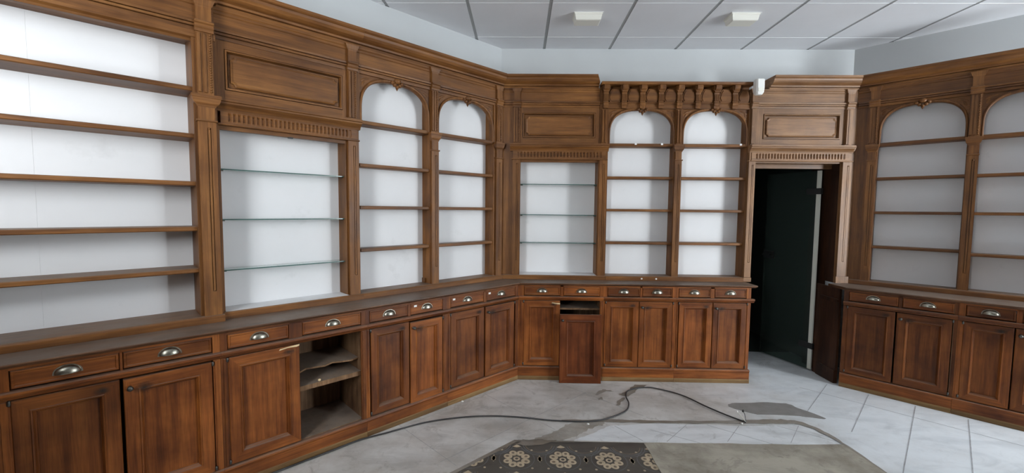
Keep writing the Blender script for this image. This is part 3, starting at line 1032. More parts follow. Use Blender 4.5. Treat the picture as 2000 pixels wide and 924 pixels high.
def base_unit(w, label, xa, xb, drs, ef=.425, opening=None, mitre_a=None, mitre_b=None, end_b=False, side=.03):
    """carcass with face frame, waist moulding, plinth; xa..xb is the flat front"""
    name = 'base_cabinet'
    u = Unit(w, name, label, 'cabinet', (xa + xb) / 2, ef, 0, G_BASE)
    ebk = .03
    mb = MB('in', 'lv', 'lh')
    A = mitre_a or (lambda e: xa)
    Bm = mitre_b or (lambda e: xb)
    # sides, bottom, middle deck, back
    mb.column([(A(ebk), ebk), (A(ef), ef), (A(ef) + .020, ef), (A(ebk) + .020, ebk)], .0, .824, 'in')
    mb.column([(Bm(ebk) - .020, ebk), (Bm(ef) - .020, ef), (Bm(ef), ef), (Bm(ebk), ebk)], .0, .824, 'in')
    for z0, z1 in ((.098, .122), (.700, .716)):
        mb.column([(A(ebk) + .020, ebk), (A(ef - .012) + .020, ef - .012), (Bm(ef - .012) - .020, ef - .012), (Bm(ebk) - .020, ebk)], z0, z1, 'in')
    mb.column([(A(ebk) + .020, ebk), (A(ebk + .015) + .020, ebk + .015), (Bm(ebk + .015) - .020, ebk + .015), (Bm(ebk) - .020, ebk)], .122, .700, 'in')
    u.part(mb, 'carcass')
    # face frame: outer stiles, drawer dividers, top rail
    mb = MB('lv', 'lh')
    d0, d1 = drs[0][0], drs[-1][1]
    xl, xr = A(ef), Bm(ef)
    mb.column([(A(ef - .012) + .0201, ef - .012), (A(ef + .002), ef + .002), (d0 - .003, ef + .002), (d0 - .003, ef - .012)], .112, .824, 'lv')
    mb.column([(Bm(ef - .012) - .0201, ef - .012), (d1 + .003, ef - .012), (d1 + .003, ef + .002), (Bm(ef + .002), ef + .002)], .112, .824, 'lv')
    for (p, q) in zip(drs, drs[1:]):
        mb.box(p[1] + .0025, q[0] - .0025, ef - .012, ef + .002, .731, .824, 'lv')
    mb.box(d0 - .003, d1 + .003, ef - .012, ef + .002, .8135, .824, 'lh')
    # reeds on the stiles
    mb.box(max(xl + .012, d0 - .030), d0 - .010, ef + .002, ef + .006, .122, .692, 'lv', .003)
    mb.box(d1 + .010, min(xr - .012, d1 + .030), ef + .002, ef + .006, .122, .692, 'lv', .003)
    u.part(mb, 'face_frame')
    mb = MB('lh')
    wp = [(ef - .012, .697), (ef + .006, .697), (ef + .012, .702), (ef + .016, .710), (ef + .024, .714), (ef + .027, .720), (ef + .026, .728), (ef + .020, .732), (ef - .012, .732)]
    mb.prism(wp, A, (lambda e: xb + .022) if end_b else Bm, 'lh')
    u.part(mb, 'waist_moulding')
    mb = MB('lh')
    pp = [(ef - .012, .001), (ef + .012, .001), (ef + .012, .092), (ef + .014, .100), (ef + .018, .106), (ef + .016, .114), (ef + .008, .118), (ef - .012, .118)]
    mb.prism(pp, A, (lambda e: xb + .008) if end_b else Bm, 'lh')
    u.part(mb, 'plinth')
    mb = MB('worn')
    mb.prism([(ef - .005, .0008), (ef + .0135, .0008), (ef + .0138, .030), (ef + .0121, .036), (ef - .005, .036)], (lambda e: A(e) + .0) if mitre_a else xa + .0005, (lambda e: xb + .009) if end_b else (Bm if mitre_b else xb - .0005), 'worn')
    u.part(mb, 'worn_foot', None, 'worn yellowish strip along the floor')
    return u


E0 = .425
mLb = lambda e: -(.4142 * e) - .0008
mBb = lambda e: .4142 * e + .0008


def std(w, label, xa, xb, d, doors, tags=(None, None), ef=E0, dip=(0, 0), **kw):
    u = base_unit(w, label, xa, xb, d, ef, **kw)
    for k, (a, b_) in enumerate(d):
        drawer(u, a, b_, ef, tags[k], dip[k] * 0.0)
    for k, q in enumerate(doors):
        if q:
            a, b_, drop = q
            door(u, a, b_, ef + .005 + (.004 if drop else 0), z0=.124 - drop, z1=.692 - drop, knob=-1 if k == 1 else 0, hinge=-1 if k == 0 else 1, fr=.050 if b_ - a > .3 else .042)
    return u


std('L', 'oak base cabinet cut off by the left edge, below the broad shelves', -3.8405, -3.073, [(-3.76, -3.448), (-3.436, -3.035 - .075)], [(-3.765, -3.452, 0), (-3.442, -3.108, 0)])
std('L', 'oak base cabinet with two wide closed doors under the broad shelves on left wall', -3.072, -2.3045, [(-2.992, -2.678), (-2.664, -2.338)], [(-2.996, -2.680, .0), (-2.668, -2.340, .004)])
u = std('L', 'oak base cabinet with right-hand door missing, its dusty shelves exposed', -2.3035, -1.5375, [(-2.270, -1.984), (-1.910, -1.568)], [(-2.272, -1.930, .0), None])
mb = MB('pale')
mb.plate([(-2.035, .676), (-1.99, .683), (-1.945, .680), (-1.9305, .684), (-1.9305, .692), (-1.97, .690), (-2.03, .684)], E0 + .0052, E0 + .0066, 'pale')
u.part(mb, 'wood_split', None, 'pale split wood')
mb = MB('in')
mb.column([(-2.282, .046), (-2.282, .40), (-1.5585, .40), (-1.5585, .046)], .402, .430, 'in')
u.part(mb, 'inner_shelf')
mb = MB('in')
pts = [(-2.282, .33)] + [(-2.282 + .7235 * i / 14, .355 + .018 * math.sin(i * 2.1) + .008 * math.cos(i * 5.3)) for i in range(1, 14)] + [(-1.5585, .36)]
mb.column([(-2.282, .046)] + pts + [(-1.5585, .046)], .500, .509, 'in')
u.part(mb, 'inner_shelf', None, 'thin inner shelf with broken front edge')
std('L', 'oak base cabinet with two narrow doors, one sagging below a scorched top', -1.5365, -.9155, [(-1.508, -1.237), (-1.213, -.952)], [(-1.502, -1.227, .0), (-1.219, -.957, .008)], tags=(None, -1.176))
std('L', 'oak base cabinet with two tagged drawers at corner of left wall', -.9145, -.2, [(-.880, -.563), (-.531, -.212)], [(-.880, -.556, .0), (-.545, -.228, .002)], tags=(-.848, -.498), mitre_b=mLb)
# back wall
u = std('B', 'oak base cabinet in corner of back wall with one door missing', .2, .9045, [(.229, .535), (.566, .873)], [(.227, .536, .0), None], mitre_a=mBb)
mb = MB('pale')
mb.plate([(.462, .672), (.50, .664), (.535, .662), (.535, .673), (.50, .674), (.47, .679)], E0 + .0052, E0 + .0066, 'pale')
u.part(mb, 'wood_split', None, 'pale split wood')
mb = MB('in')
mb.column([(.20, .046), (.33, .37), (.884, .37), (.884, .046)], .603, .618, 'in')
u.part(mb, 'inner_shelf')
std('B', 'oak base cabinet with two doors in middle of back wall', .9055, 1.5175, [(.941, 1.214), (1.236, 1.487)], [(.930, 1.208, .0), (1.212, 1.494, .0)])
std('B', 'oak base cabinet with two doors at end of back wall beside doorway', 1.5185, 2.150, [(1.543, 1.810), (1.846, 2.112)], [(1.549, 1.830, .0), (1.836, 2.118, .0)], end_b=True)
# right wall
ER0 = .532
std('R', 'oak base cabinet on right wall next to the doorway', .100, .7600, [(.135, .437), (.462, .740)], [(.130, .424, .0), (.434, .735, .0)], ef=ER0)
std('R', 'oak base cabinet on right wall cut off by the right edge', .761, 1.400, [(.800, 1.030), (1.062, 1.345)], [(.790, 1.028, .0), (1.034, 1.350, .0)], ef=ER0)

# the door that fell off and leans against its cabinet
u = Unit('B', 'detached_door', 'detached oak cabinet door leaning on floor against the back cabinets', 'cabinet door', .712, .52, 0)
mb = MB('dv', 'dh')
mb.rects(.533, .885, .0, .584, [(0, .498), (0, .518), (.002, .520), (.055, .520), (.058, .523), (.063, .522), (.068, .512), (.072, .509), (.073, .501), (.078, .501)], 'dh', 'dv', 'dv')
mb.add([(.533, .498, 0), (.885, .498, 0), (.885, .498, .584), (.533, .498, .584)], [(0, 1, 2, 3)], 'dv')
u.part(mb, 'door_leaf')
mb = MB('iron')
mb.turned((.556, .520, .535), [(0, .009), (.003, .009), (.004, .005), (.010, .005), (.013, .010), (.018, .012), (.023, .010), (.026, .004)], 'iron', 12)
u.part(mb, 'knob', None, 'small tarnished iron knob')
u.root.location = wpt('B', .712, .500, .001)
u.root.rotation_euler = (-math.radians(3.2), 0, 0)


# countertops
def counter_prof(ef, e0=.03):
    f = ef + .035
    return [(e0, .8245), (.425, .8245), (f - .030, .8245), (f - .026, .829), (f - .014, .832), (f - .006, .836), (f, .842), (f - .001, Z_TOP - .002), (f - .004, Z_TOP), (.425, Z_TOP), (e0, Z_TOP)]


for w, lab, xa, xb, ef in (('L', 'long worn oak countertop along left wall', -3.8405, mLb, E0), ('B', 'worn oak countertop along back wall', mBb, 2.186, E0), ('R', 'worn oak countertop along right wall', lambda e: max(e - .454, .384 - e), 1.400, ER0)):
    mb = MB('top')
    mb.prism(counter_prof(ef), xa, xb, 'top')
    cx = {'L': -2.0, 'B': 1.2, 'R': .75}[w]
    o = mb.build('countertop', None, w, (cx, ef, Z_TOP))
    tag(o, lab, 'countertop', 'oak countertops')

# end panel of the right-hand cabinet that lines the doorway
u = Unit('W', 'doorway_lining', 'dark oak panel lining right side of doorway below the counter', 'panel', 2.745, -3.70, 0)
mb = MB('dk')
mb.box(2.722, 2.742, -3.882, -3.60, 0, .822, 'dk')
u.part(mb, 'side_panel')
mb = MB('dk')
mb.box(2.704, 2.722, -3.80, -3.60, .700, .732, 'dk', .006)
u.part(mb, 'waist_moulding')
mb = MB('dk')
mb.box(2.710, 2.722, -3.82, -3.60, .001, .115, 'dk')
u.part(mb, 'plinth')

# ------------------------------------------------------------------ the room
POLY = [(-3.44, .746), CL, CR, (6.95, .081), (4.90, .0), (.3, -1.78), (-.75, -.36), (-2.75, -1.05), (-3.44, -1.05)]


def room_wall(name, p, q, z0, z1, th=.12, hole=None, mat='wall'):
    """wall panel from p to q (room side on the line), optional opening (a0, a1, z0, z1) along it"""
    d = Vector((q[0] - p[0], q[1] - p[1], 0))
    L = d.length
    mb = MB(mat)
    if hole:
        a0, a1, h0, h1 = hole
        for bx in ((0, a0, z0, z1), (a1, L, z0, z1), (a0, a1, z0, h0), (a0, a1, h1, z1)):
            if bx[1] - bx[0] > 1e-4 and bx[3] - bx[2] > 1e-4:
                mb.box(bx[0], bx[1], -th, 0, bx[2], bx[3], mat)
    else:
        mb.box(0, L, -th, 0, z0, z1, mat)
    o = mb.build(name, None, 'W', (0, 0, 0))
    o.location = (p[0], p[1], 0)
    o.rotation_euler = (0, 0, math.atan2(d.y, d.x))
    tag(o, kind='structure')
    return o


room_wall('wall_left', POLY[0], POLY[1], 0, CEIL)
room_wall('wall_back', POLY[1], POLY[2], 0, CEIL, .10, (2.20, 2.988, 0, 1.907))
room_wall('wall_right', POLY[2], POLY[3], 0, CEIL)
W2A, W2B = POLY[3], POLY[4]
room_wall('wall_east', W2A, W2B, 0, CEIL, .15, (.10, 1.45, .30, 2.84), 'dimwall')
room_wall('wall_south', POLY[4], POLY[5], 0, CEIL, mat='dimwall')
room_wall('wall_southwest', POLY[5], POLY[6], 0, CEIL, mat='dimwall')
W1A, W1B = POLY[6], POLY[7]
room_wall('wall_front', W1A, W1B, 0, CEIL, .15, (.55, 1.65, .95, 2.90), 'dimwall')
room_wall('wall_northwest', POLY[7], POLY[8], 0, CEIL, mat='dimwall')
room_wall('wall_west', POLY[8], POLY[0], 0, CEIL, mat='dimwall')


pm = MB('dimwall')  # low wall out of view, added to shade the lower left cabinets
pm.box(-2.75, -1.62, -.62, -.50, 0, 1.55, 'dimwall', .01)
tag(pm.build('wall_light_blocker', None, 'W', (0, 0, 0)), kind='structure')


def window_frame(name, p, q, hole, bars):
    d = Vector((q[0] - p[0], q[1] - p[1], 0))
    a0, a1, h0, h1 = hole
    mb = MB('plas')
    fw = .05
    mb.box(a0, a0 + fw, -.10, -.04, h0, h1, 'plas')
    mb.box(a1 - fw, a1, -.10, -.04, h0, h1, 'plas')
    mb.box(a0 + fw, a1 - fw, -.10, -.04, h0, h0 + fw, 'plas')
    mb.box(a0 + fw, a1 - fw, -.10, -.04, h1 - fw, h1, 'plas')
    o = mb.build(name, None, 'W', (0, 0, 0))
    o.location = (p[0], p[1], 0)
    o.rotation_euler = (0, 0, math.atan2(d.y, d.x))
    tag(o, kind='structure')


window_frame('window_1', W1A, W1B, (.55, 1.65, .95, 2.90), 0)
window_frame('window_2', W2A, W2B, (.10, 1.45, .30, 2.84), 0)

# floor: one slab, inlays lie a millimetre or two over it
fl = MB('marble')
fp = [(x, -y) for x, y in POLY]
n = len(fp)
fl.column(fp, -.05, 0, 'marble')
fl.column([(1.9, -3.99), (2.95, -3.99), (2.95, -4.40), (1.9, -4.40)], -.05, -.0003, 'marble_r')
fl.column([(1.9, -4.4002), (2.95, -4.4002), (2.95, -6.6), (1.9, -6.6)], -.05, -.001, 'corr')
floor = fl.build('floor', None, 'W', (0, 0, 0))
tag(floor, kind='structure')


def inlay(name, poly, z, m, label=None, jit=0.0, sub=1, th=None):
    pts = []
    rnd = random.Random(len(poly) * 13 + int(z * 1e5))
    for i, p in enumerate(poly):
        q = poly[(i + 1) % len(poly)]
        for k in range(sub):
            t = k / sub
            pts.append((p[0] + (q[0] - p[0]) * t + rnd.uniform(-jit, jit), -(p[1] + (q[1] - p[1]) * t + rnd.uniform(-jit, jit))))
    mb = MB(m)
    mb.column(pts, .0002 if th is None else z - th, z, m)
    o = mb.build(name, floor, 'W', (0, 0, 0))
    if label:
        o['label'] = label
    return o


inlay('marble_band', [(.36, 2.615), (.50, 2.70), (.62, 2.80), (.95, 2.845), (1.55, 2.835), (1.95, 2.86), (2.035, 2.72), (2.05, 2.62), (1.2, 2.60)], .0014, 'band', 'pale marble band', .004, 6)
inlay('cement_screed', [(.80, 2.595), (1.25, 2.605), (1.70, 2.61), (2.07, 2.622), (2.085, 2.34), (2.10, .9), (.84, .9), (.815, 2.1)], .0034, 'screed', 'beige cement screed', .005, 5)
inlay('cement_patch', [(1.586, 3.125), (1.600, 3.155), (1.640, 3.177), (1.70, 3.186), (1.80, 3.190), (1.86, 3.205), (1.925, 3.205), (1.99, 3.192), (2.06, 3.190), (2.085, 3.165), (2.10, 3.115), (2.165, 3.03), (2.195, 2.965), (2.18, 2.952), (2.10, 2.975), (2.03, 2.992), (1.90, 3.003), (1.80, 3.005), (1.739, 3.005), (1.67, 3.045), (1.62, 3.085)], .0022, 'cement', 'grey cement patch', .003, 2)
inlay('dirt_wedge', [(.10, 2.605), (.27, 2.605), (.38, 2.67), (.47, 2.75), (.60, 2.825), (.60, 2.865), (.44, 2.872), (.33, 2.80), (.22, 2.70)], .0012, 'dirt2', 'brown dirt', .012, 5)
# dirt lying along the groove around the band
path = [(.30, 2.855), (.55, 2.865), (.85, 2.868), (1.15, 2.868), (1.45, 2.880), (1.70, 2.895), (1.86, 2.905), (1.96, 2.895), (2.02, 2.82), (2.06, 2.70), (2.075, 2.55), (2.085, 2.34), (2.10, 1.9), (2.11, 1.0)]
wid = [.010, .016, .018, .016, .020, .030, .030, .026, .020, .014, .010, .008, .008, .008]
L_, R_ = [], []
rnd = random.Random(3)
for i, (x, y) in enumerate(path):
    a = path[max(0, i - 1)]
    b_ = path[min(len(path) - 1, i + 1)]
    d = Vector((b_[0] - a[0], b_[1] - a[1])).normalized()
    k = wid[i]
    L_.append((x - d.y * k, y + d.x * k))
    R_.append((x + d.y * k, y - d.x * k))
inlay('dirt_line', L_ + R_[::-1], .0040, 'dirt', 'brown dirt line', .006, 5, .0004)
for k, (poly, j) in enumerate((([(.625, 3.275), (.66, 3.31), (.72, 3.355), (.78, 3.350), (.745, 3.375), (.69, 3.385), (.655, 3.35), (.62, 3.30)], .006),
                               ([(.80, 3.295), (.84, 3.262), (.875, 3.268), (.905, 3.30), (.94, 3.335), (1.00, 3.42), (1.06, 3.46), (1.10, 3.49), (.98, 3.485), (.93, 3.42), (.88, 3.36), (.84, 3.33)], .008),
                               ([(.745, 3.105), (.775, 3.11), (.79, 3.16), (.84, 3.235), (.82, 3.24), (.765, 3.175)], .005),
                               ([(.62, 3.19), (.66, 3.20), (.665, 3.245), (.645, 3.24)], .004),
                               ([(-.02, 2.55), (.04, 2.60), (.14, 2.61), (.26, 2.605), (.16, 2.555), (.07, 2.53)], .008))):
    inlay('dirt_smear', poly, .0030, 'dirt', 'brown dirt smear', j, 3, .0004)


def strip(p, q, wd, z, m='joint', name='slab_joint'):
    d = Vector((q[0] - p[0], q[1] - p[1])).normalized() * wd / 2
    inlay(name, [(p[0] - d.y, p[1] + d.x), (q[0] - d.y, q[1] + d.x), (q[0] + d.y, q[1] - d.x), (p[0] + d.y, p[1] - d.x)], z, m, None, 0, 1, .0004)


for k in range(-2, 7):
    c = -.155 + .388 * k
    # along (1,1), from the plinth back to the dirt line
    s1 = 6.22
    p = ((s1 + c) / 2, (s1 - c) / 2)
    xq = 2.10
    t = p[0] - xq
    if k == -2:
        t = .55
    if k == -1:
        t = .60
    strip(p, (p[0] - t, p[1] - t), .0035, .0016)
strip((2.36, 3.50), (4.6, 1.26), .003, .0016)
for p, q in (((.889, 2.759), (1.17, 2.60)), ((1.16, 2.835), (.95, 2.615)), ((1.30, 2.838), (1.62, 2.61)), ((1.52, 2.838), (1.34, 2.63)), ((1.78, 2.845), (2.04, 2.66)), ((.66, 2.80), (.80, 2.62)), ((1.93, 2.85), (1.74, 2.63))):
    strip(p, q, .0030, .0020)
# faint joints in the dusty left floor
for p, q in (((-.9, 2.62), (.0, 3.5)), ((-.45, 2.35), (.55, 3.33)), ((-.35, 3.35), (.25, 2.74)), ((-.9, 2.85), (-.35, 2.32)), ((.35, 3.5), (.9, 2.95))):
    strip(p, q, .0022, .0010)

# patterned encaustic tiles: one inlaid mesh
tl = MB('t_dark')
P = .2715
X00, Y00 = -.004, 2.400
clipA = lambda x, y: (y - 2.56) - (x + .06) < 0 and y < 2.598      # diagonal edge parallel to the left wall


def disc(cx, cy, rx, ry, rot, z, m, n=18):
    pts = []
    for i in range(n):
        a = 2 * PI * i / n
        x, y = rx * math.cos(a), ry * math.sin(a)
        pts.append((cx + x * math.cos(rot) - y * math.sin(rot), cy + x * math.sin(rot) + y * math.cos(rot)))
    if not all(clipA(x, y) for x, y in pts):
        pts = [(x, y) for x, y in pts if clipA(x, y)]
        if len(pts) < 3:
            return
    tl.add([(x, -y, z) for x, y in pts], [tuple(range(len(pts)))], m)


def ring(cx, cy, r, wd, a0, a1, z, m, n=20):
    for i in range(n):
        p, q = a0 + (a1 - a0) * i / n, a0 + (a1 - a0) * (i + 1) / n
        vs = [(cx + (r - wd / 2) * math.cos(p), cy + (r - wd / 2) * math.sin(p)), (cx + (r + wd / 2) * math.cos(p), cy + (r + wd / 2) * math.sin(p)), (cx + (r + wd / 2) * math.cos(q), cy + (r + wd / 2) * math.sin(q)), (cx + (r - wd / 2) * math.cos(q), cy + (r - wd / 2) * math.sin(q))]
        if all(clipA(x, y) for x, y in vs):
            tl.add([(x, -y, z) for x, y in vs], [(0, 1, 2, 3)], m)


base = [(-1.55, 1.08), (.86, 1.08), (.86, 2.598), (-.022, 2.598)]
tl.column([(x, -y) for x, y in base], .0002, .0006, 't_dark')
for j in range(0, -5, -1):
    for i in range(-5, 5):
        cx, cy = X00 + P * i, Y00 + P * j
        if cx > .95:
            continue
        for k in range(8):
            a = 2 * PI * (k + .5) / 8
            px, py = cx + .056 * math.cos(a), cy + .060 * math.sin(a)
            disc(px, py, .0265, .0235, a, .0008, 't_cream')
            disc(px + .004 * math.cos(a), py + .004 * math.sin(a), .0105, .009, a, .0010, 't_eye', 12)
        disc(cx, cy, .020, .020, 0, .0008, 't_cream')
        disc(cx, cy, .010, .010, 0, .0010, 't_dark', 10)
        for k in range(4):
            a = PI / 2 * k
            strip_pts = (cx + .011 * math.cos(a), cy + .011 * math.sin(a))
        # arcs between the rosettes
        mx, my = cx + P / 2, cy + P / 2
        for r, m in ((.098, 't_blue'), (.084, 't_eye'), (.114, 't_blue')):
            ring(mx, my - P / 2 + .155, r, .006, PI * 1.05, PI * 1.95, .0009, m)
        ring(cx, cy, .104, .004, 0, 2 * PI, .00085, 't_blue', 32)
        # pointed leaves standing half way
        lx = cx + P / 2
        for sy, h in ((1, .042), (-1, .036)):
            vs = [(lx - .014, cy - .012 * sy), (lx, cy + h * sy), (lx + .014, cy - .012 * sy), (lx, cy - .024 * sy)]
            if all(clipA(x, y) for x, y in vs):
                tl.add([(x, -y, .0009) for x, y in vs], [(0, 1, 2, 3)], 't_cream')
        for dx, dy in ((.09, .09), (-.09, .09), (.09, -.09), (-.09, -.09)):
            disc(cx + dx, cy + dy, .0075, .0075, 0, .0010, 't_cream', 10)
        vs = [(cx - .030, cy + .125), (cx, cy + .150), (cx + .030, cy + .125), (cx, cy + .118)]
        if all(clipA(x, y) for x, y in vs):
            tl.add([(x, -y, .0009) for x, y in vs], [(0, 1, 2, 3)], 't_cream')
o = tl.build('patterned_tiles', floor, 'W', (0, 0, 0), fix=False)
o['label'] = 'dark encaustic tiles with cream rosettes'
inlay('tile_edge', [(-1.56, 1.08), (-1.53, 1.08), (-.004, 2.585), (.36, 2.590), (.36, 2.604), (-.022, 2.604)], .0013, 'dirt', None, .0015, 4)

# ceiling: tiles on rails under a slab
cm = MB('tee', 'tile', 'teew')
cm.column(fp, CEIL + .012, CEIL + .06, 'tee')
GX0, GY0 = .205, 3.735
POLYV = [Vector((x, y)) for x, y in POLY]


def clip_convexish(pts):
    """clip a tile to the left, back and right wall planes"""
    planes = [((CL[0], CL[1]), (Q, -Q)), ((0, 4.0), (0, -1)), ((CR[0], CR[1]), (-Q, -Q))]
    for (px, py), (nx, ny) in planes:
        out = []
        for i in range(len(pts)):
            a, b_ = pts[i], pts[(i + 1) % len(pts)]
            da = (a[0] - px) * nx + (a[1] - py) * ny
            db = (b_[0] - px) * nx + (b_[1] - py) * ny
            if da >= 0:
                out.append(a)
            if (da >= 0) != (db >= 0):
                t = da / (da - db)
                out.append((a[0] + (b_[0] - a[0]) * t, a[1] + (b_[1] - a[1]) * t))
        pts = out
        if len(pts) < 3:
            return None
    return pts


for i in range(-8, 12):
    for j in range(-10, 2):
        x0, y0 = GX0 + .6 * i, GY0 + .6 * j
        if not (-3.5 < x0 < 6.9 and -1.9 < y0 < 4):
            continue
        t = clip_convexish([(x0 + .012, y0 + .003), (x0 + .588, y0 + .003), (x0 + .588, y0 + .597), (x0 + .012, y0 + .597)])
        if t:
            cm.column([(x, -y) for x, y in t], CEIL, CEIL + .010, 'tile')
        t = clip_convexish([(x0 - .0105, y0 + .001), (x0 + .0105, y0 + .001), (x0 + .0105, y0 + .599), (x0 - .0105, y0 + .599)])
        if t:
            cm.column([(x, -y) for x, y in t], CEIL + .003, CEIL + .010, 'tee')
        t = clip_convexish([(x0 + .012, y0 - .0028), (x0 + .588, y0 - .0028), (x0 + .588, y0 + .0028), (x0 + .012, y0 + .0028)])
        if t:
            cm.column([(x, -y) for x, y in t], CEIL - .002, CEIL + .010, 'teew')
ceil = cm.build('ceiling', None, 'W', (0, 0, 0))
tag(ceil, kind='structure')

for (xa, xb, ya, yb, lab) in ((.398, .598, 3.275, 3.400, 'white box fixture on ceiling, the one towards the left wall'), (1.570, 1.770, 3.280, 3.405, 'white box fixture on ceiling, the one towards the doorway')):
    cx, cy = (xa + xb) / 2, (ya + yb) / 2
    u = Unit('W', 'ceiling_fixture', lab, 'ceiling fixture', cx, -cy, CEIL, 'white box fixtures under the ceiling')
    mb = MB('plas2')
    vs = []
    for z, d in ((CEIL - .003, -.004), (CEIL - .012, -.004), (CEIL - .014, .0), (CEIL - .048, .006), (CEIL - .052, .012)):
        vs += [(xa + d, -yb + d, z), (xb - d, -yb + d, z), (xb - d, -ya - d, z), (xa + d, -ya - d, z)]
    k = len(vs) // 4
    mb.add(vs, [(4 * j + i, 4 * j + (i + 1) % 4, 4 * j + 4 + (i + 1) % 4, 4 * j + 4 + i) for j in range(k - 1) for i in range(4)] + [(0, 1, 2, 3), (4 * k - 4, 4 * k - 3, 4 * k - 2, 4 * k - 1)], 'plas2')
    u.part(mb, 'housing')
    mb = MB('plas')
    mb.box(xa - .010, xb + .010, -yb - .010, -ya + .010, CEIL - .003, CEIL - .0002, 'plas')
    u.part(mb, 'mounting_plate')

# alarm sensor
u = Unit('B', 'motion_sensor', 'white alarm motion sensor fixed on oak cornice at left of doorway', 'sensor', 2.172, EB + .10, 2.505)
mb = MB('plas')
e0 = EB + .090
vs = []
for z, hw, eo, ei in ((2.574, .030, e0 + .048, e0), (2.568, .034, e0 + .056, e0), (2.500, .034, e0 + .058, e0), (2.462, .032, e0 + .054, e0), (2.445, .024, e0 + .042, e0 + .008)):
    vs += [(2.172 - hw, ei, z), (2.172 - hw, eo - .010, z), (2.172 - hw + .010, eo, z), (2.172 + hw - .010, eo, z), (2.172 + hw, eo - .010, z), (2.172 + hw, ei, z)]
k = len(vs) // 6
mb.add(vs, [(6 * j + i, 6 * j + (i + 1) % 6, 6 * j + 6 + (i + 1) % 6, 6 * j + 6 + i) for j in range(k - 1) for i in range(6)] + [tuple(range(6)), tuple(range(6 * k - 6, 6 * k))], 'plas')
u.part(mb, 'housing')
mb = MB('plas2')
mb.box(2.172 - .022, 2.172 + .022, e0 + .052, e0 + .0595, 2.468, 2.500, 'plas2', .003)
u.part(mb, 'lens')
mb = MB('plas')
mb.box(2.162, 2.182, EB + .060, e0 + .002, 2.50, 2.54, 'plas')
u.part(mb, 'bracket')

# ------------------------------------------------------------------ glass door and what lies beyond
hx, hy = 2.700, 3.895
ex, ey = 2.530, 4.385
d = Vector((ex - hx, ey - hy)).normalized()
nrm = Vector((d.y, -d.x))
DL = (Vector((ex, ey)) - Vector((hx, hy))).length
door_root = bpy.data.objects.new('door_1', None)
COL.objects.link(door_root)
door_root.location = (hx, hy, 0)
door_root.rotation_euler = (0, 0, math.atan2(d.y, d.x))
tag(door_root, 'dark glass door standing ajar in the doorway', None, None, 'structure')


def dpart(mb, name, label=None, parent=None):
    o = mb.build(name, parent or door_root, 'W', (0, 0, 0))
    if label:
        o['label'] = label
    return o


mb = MB('smoke')
mb.box(.012, DL, -.005, .005, .015, 1.845, 'smoke')
pane = dpart(mb, 'glass_pane')
mb = MB('alu')
mb.box(-.022, .012, -.007, .007, .018, 1.845, 'alu')
dpart(mb, 'seal_strip', 'pale strip along hinge side')
for z in (.235, 1.660):
    mb = MB('black')
    mb.box(-.034, .100, -.014, .014, z - .027, z + .027, 'black', .004)
    dpart(mb, 'hinge', 'black door hinge')
mb = MB('black')
mb.box(DL - .11, DL + .002, -.016, .016, 1.00, 1.075, 'black', .004)
lock = dpart(mb, 'lock_case')
for sg in (-1, 1):
    mb = MB('black')
    mb.box(DL - .10, DL - .085, sg * .036 - .006, sg * .036 + .006, 1.03, 1.045, 'black')
    mb.box(DL - .10, DL - .01, sg * .044 - .006, sg * .044 + .006, 1.03, 1.045, 'black', .003)
    mb.box(DL - .10, DL - .085, min(0, sg * .044), max(0, sg * .044), 1.03, 1.045, 'black')
    dpart(mb, 'lever_handle', None, lock)

# unlit corridor behind
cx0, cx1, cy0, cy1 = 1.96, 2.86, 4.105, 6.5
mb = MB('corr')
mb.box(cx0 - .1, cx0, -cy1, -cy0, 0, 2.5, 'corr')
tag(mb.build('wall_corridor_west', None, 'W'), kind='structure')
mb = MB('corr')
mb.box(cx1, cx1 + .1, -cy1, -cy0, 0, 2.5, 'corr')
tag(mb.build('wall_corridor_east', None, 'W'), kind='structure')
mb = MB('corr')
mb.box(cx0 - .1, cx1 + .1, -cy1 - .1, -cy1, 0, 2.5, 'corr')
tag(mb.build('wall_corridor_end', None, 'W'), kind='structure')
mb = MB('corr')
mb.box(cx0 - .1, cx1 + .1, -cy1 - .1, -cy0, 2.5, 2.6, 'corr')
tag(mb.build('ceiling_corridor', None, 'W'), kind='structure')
u = Unit('W', 'shelf_rack', 'dark shelf rack in the unlit passage behind the glass door', 'rack', 2.18, -5.7, 0)
for x in (2.0, 2.36):
    for y in (-5.85, -5.55):
        mb = MB('iron')
        mb.box(x - .012, x + .012, y - .012, y + .012, 0, 1.95, 'iron')
        u.part(mb, 'post')
for z in (.35, .80, 1.25, 1.70):
    mb = MB('alu')
    mb.box(1.985, 2.375, -5.87, -5.53, z, z + .012, 'alu')
    u.part(mb, 'shelf')

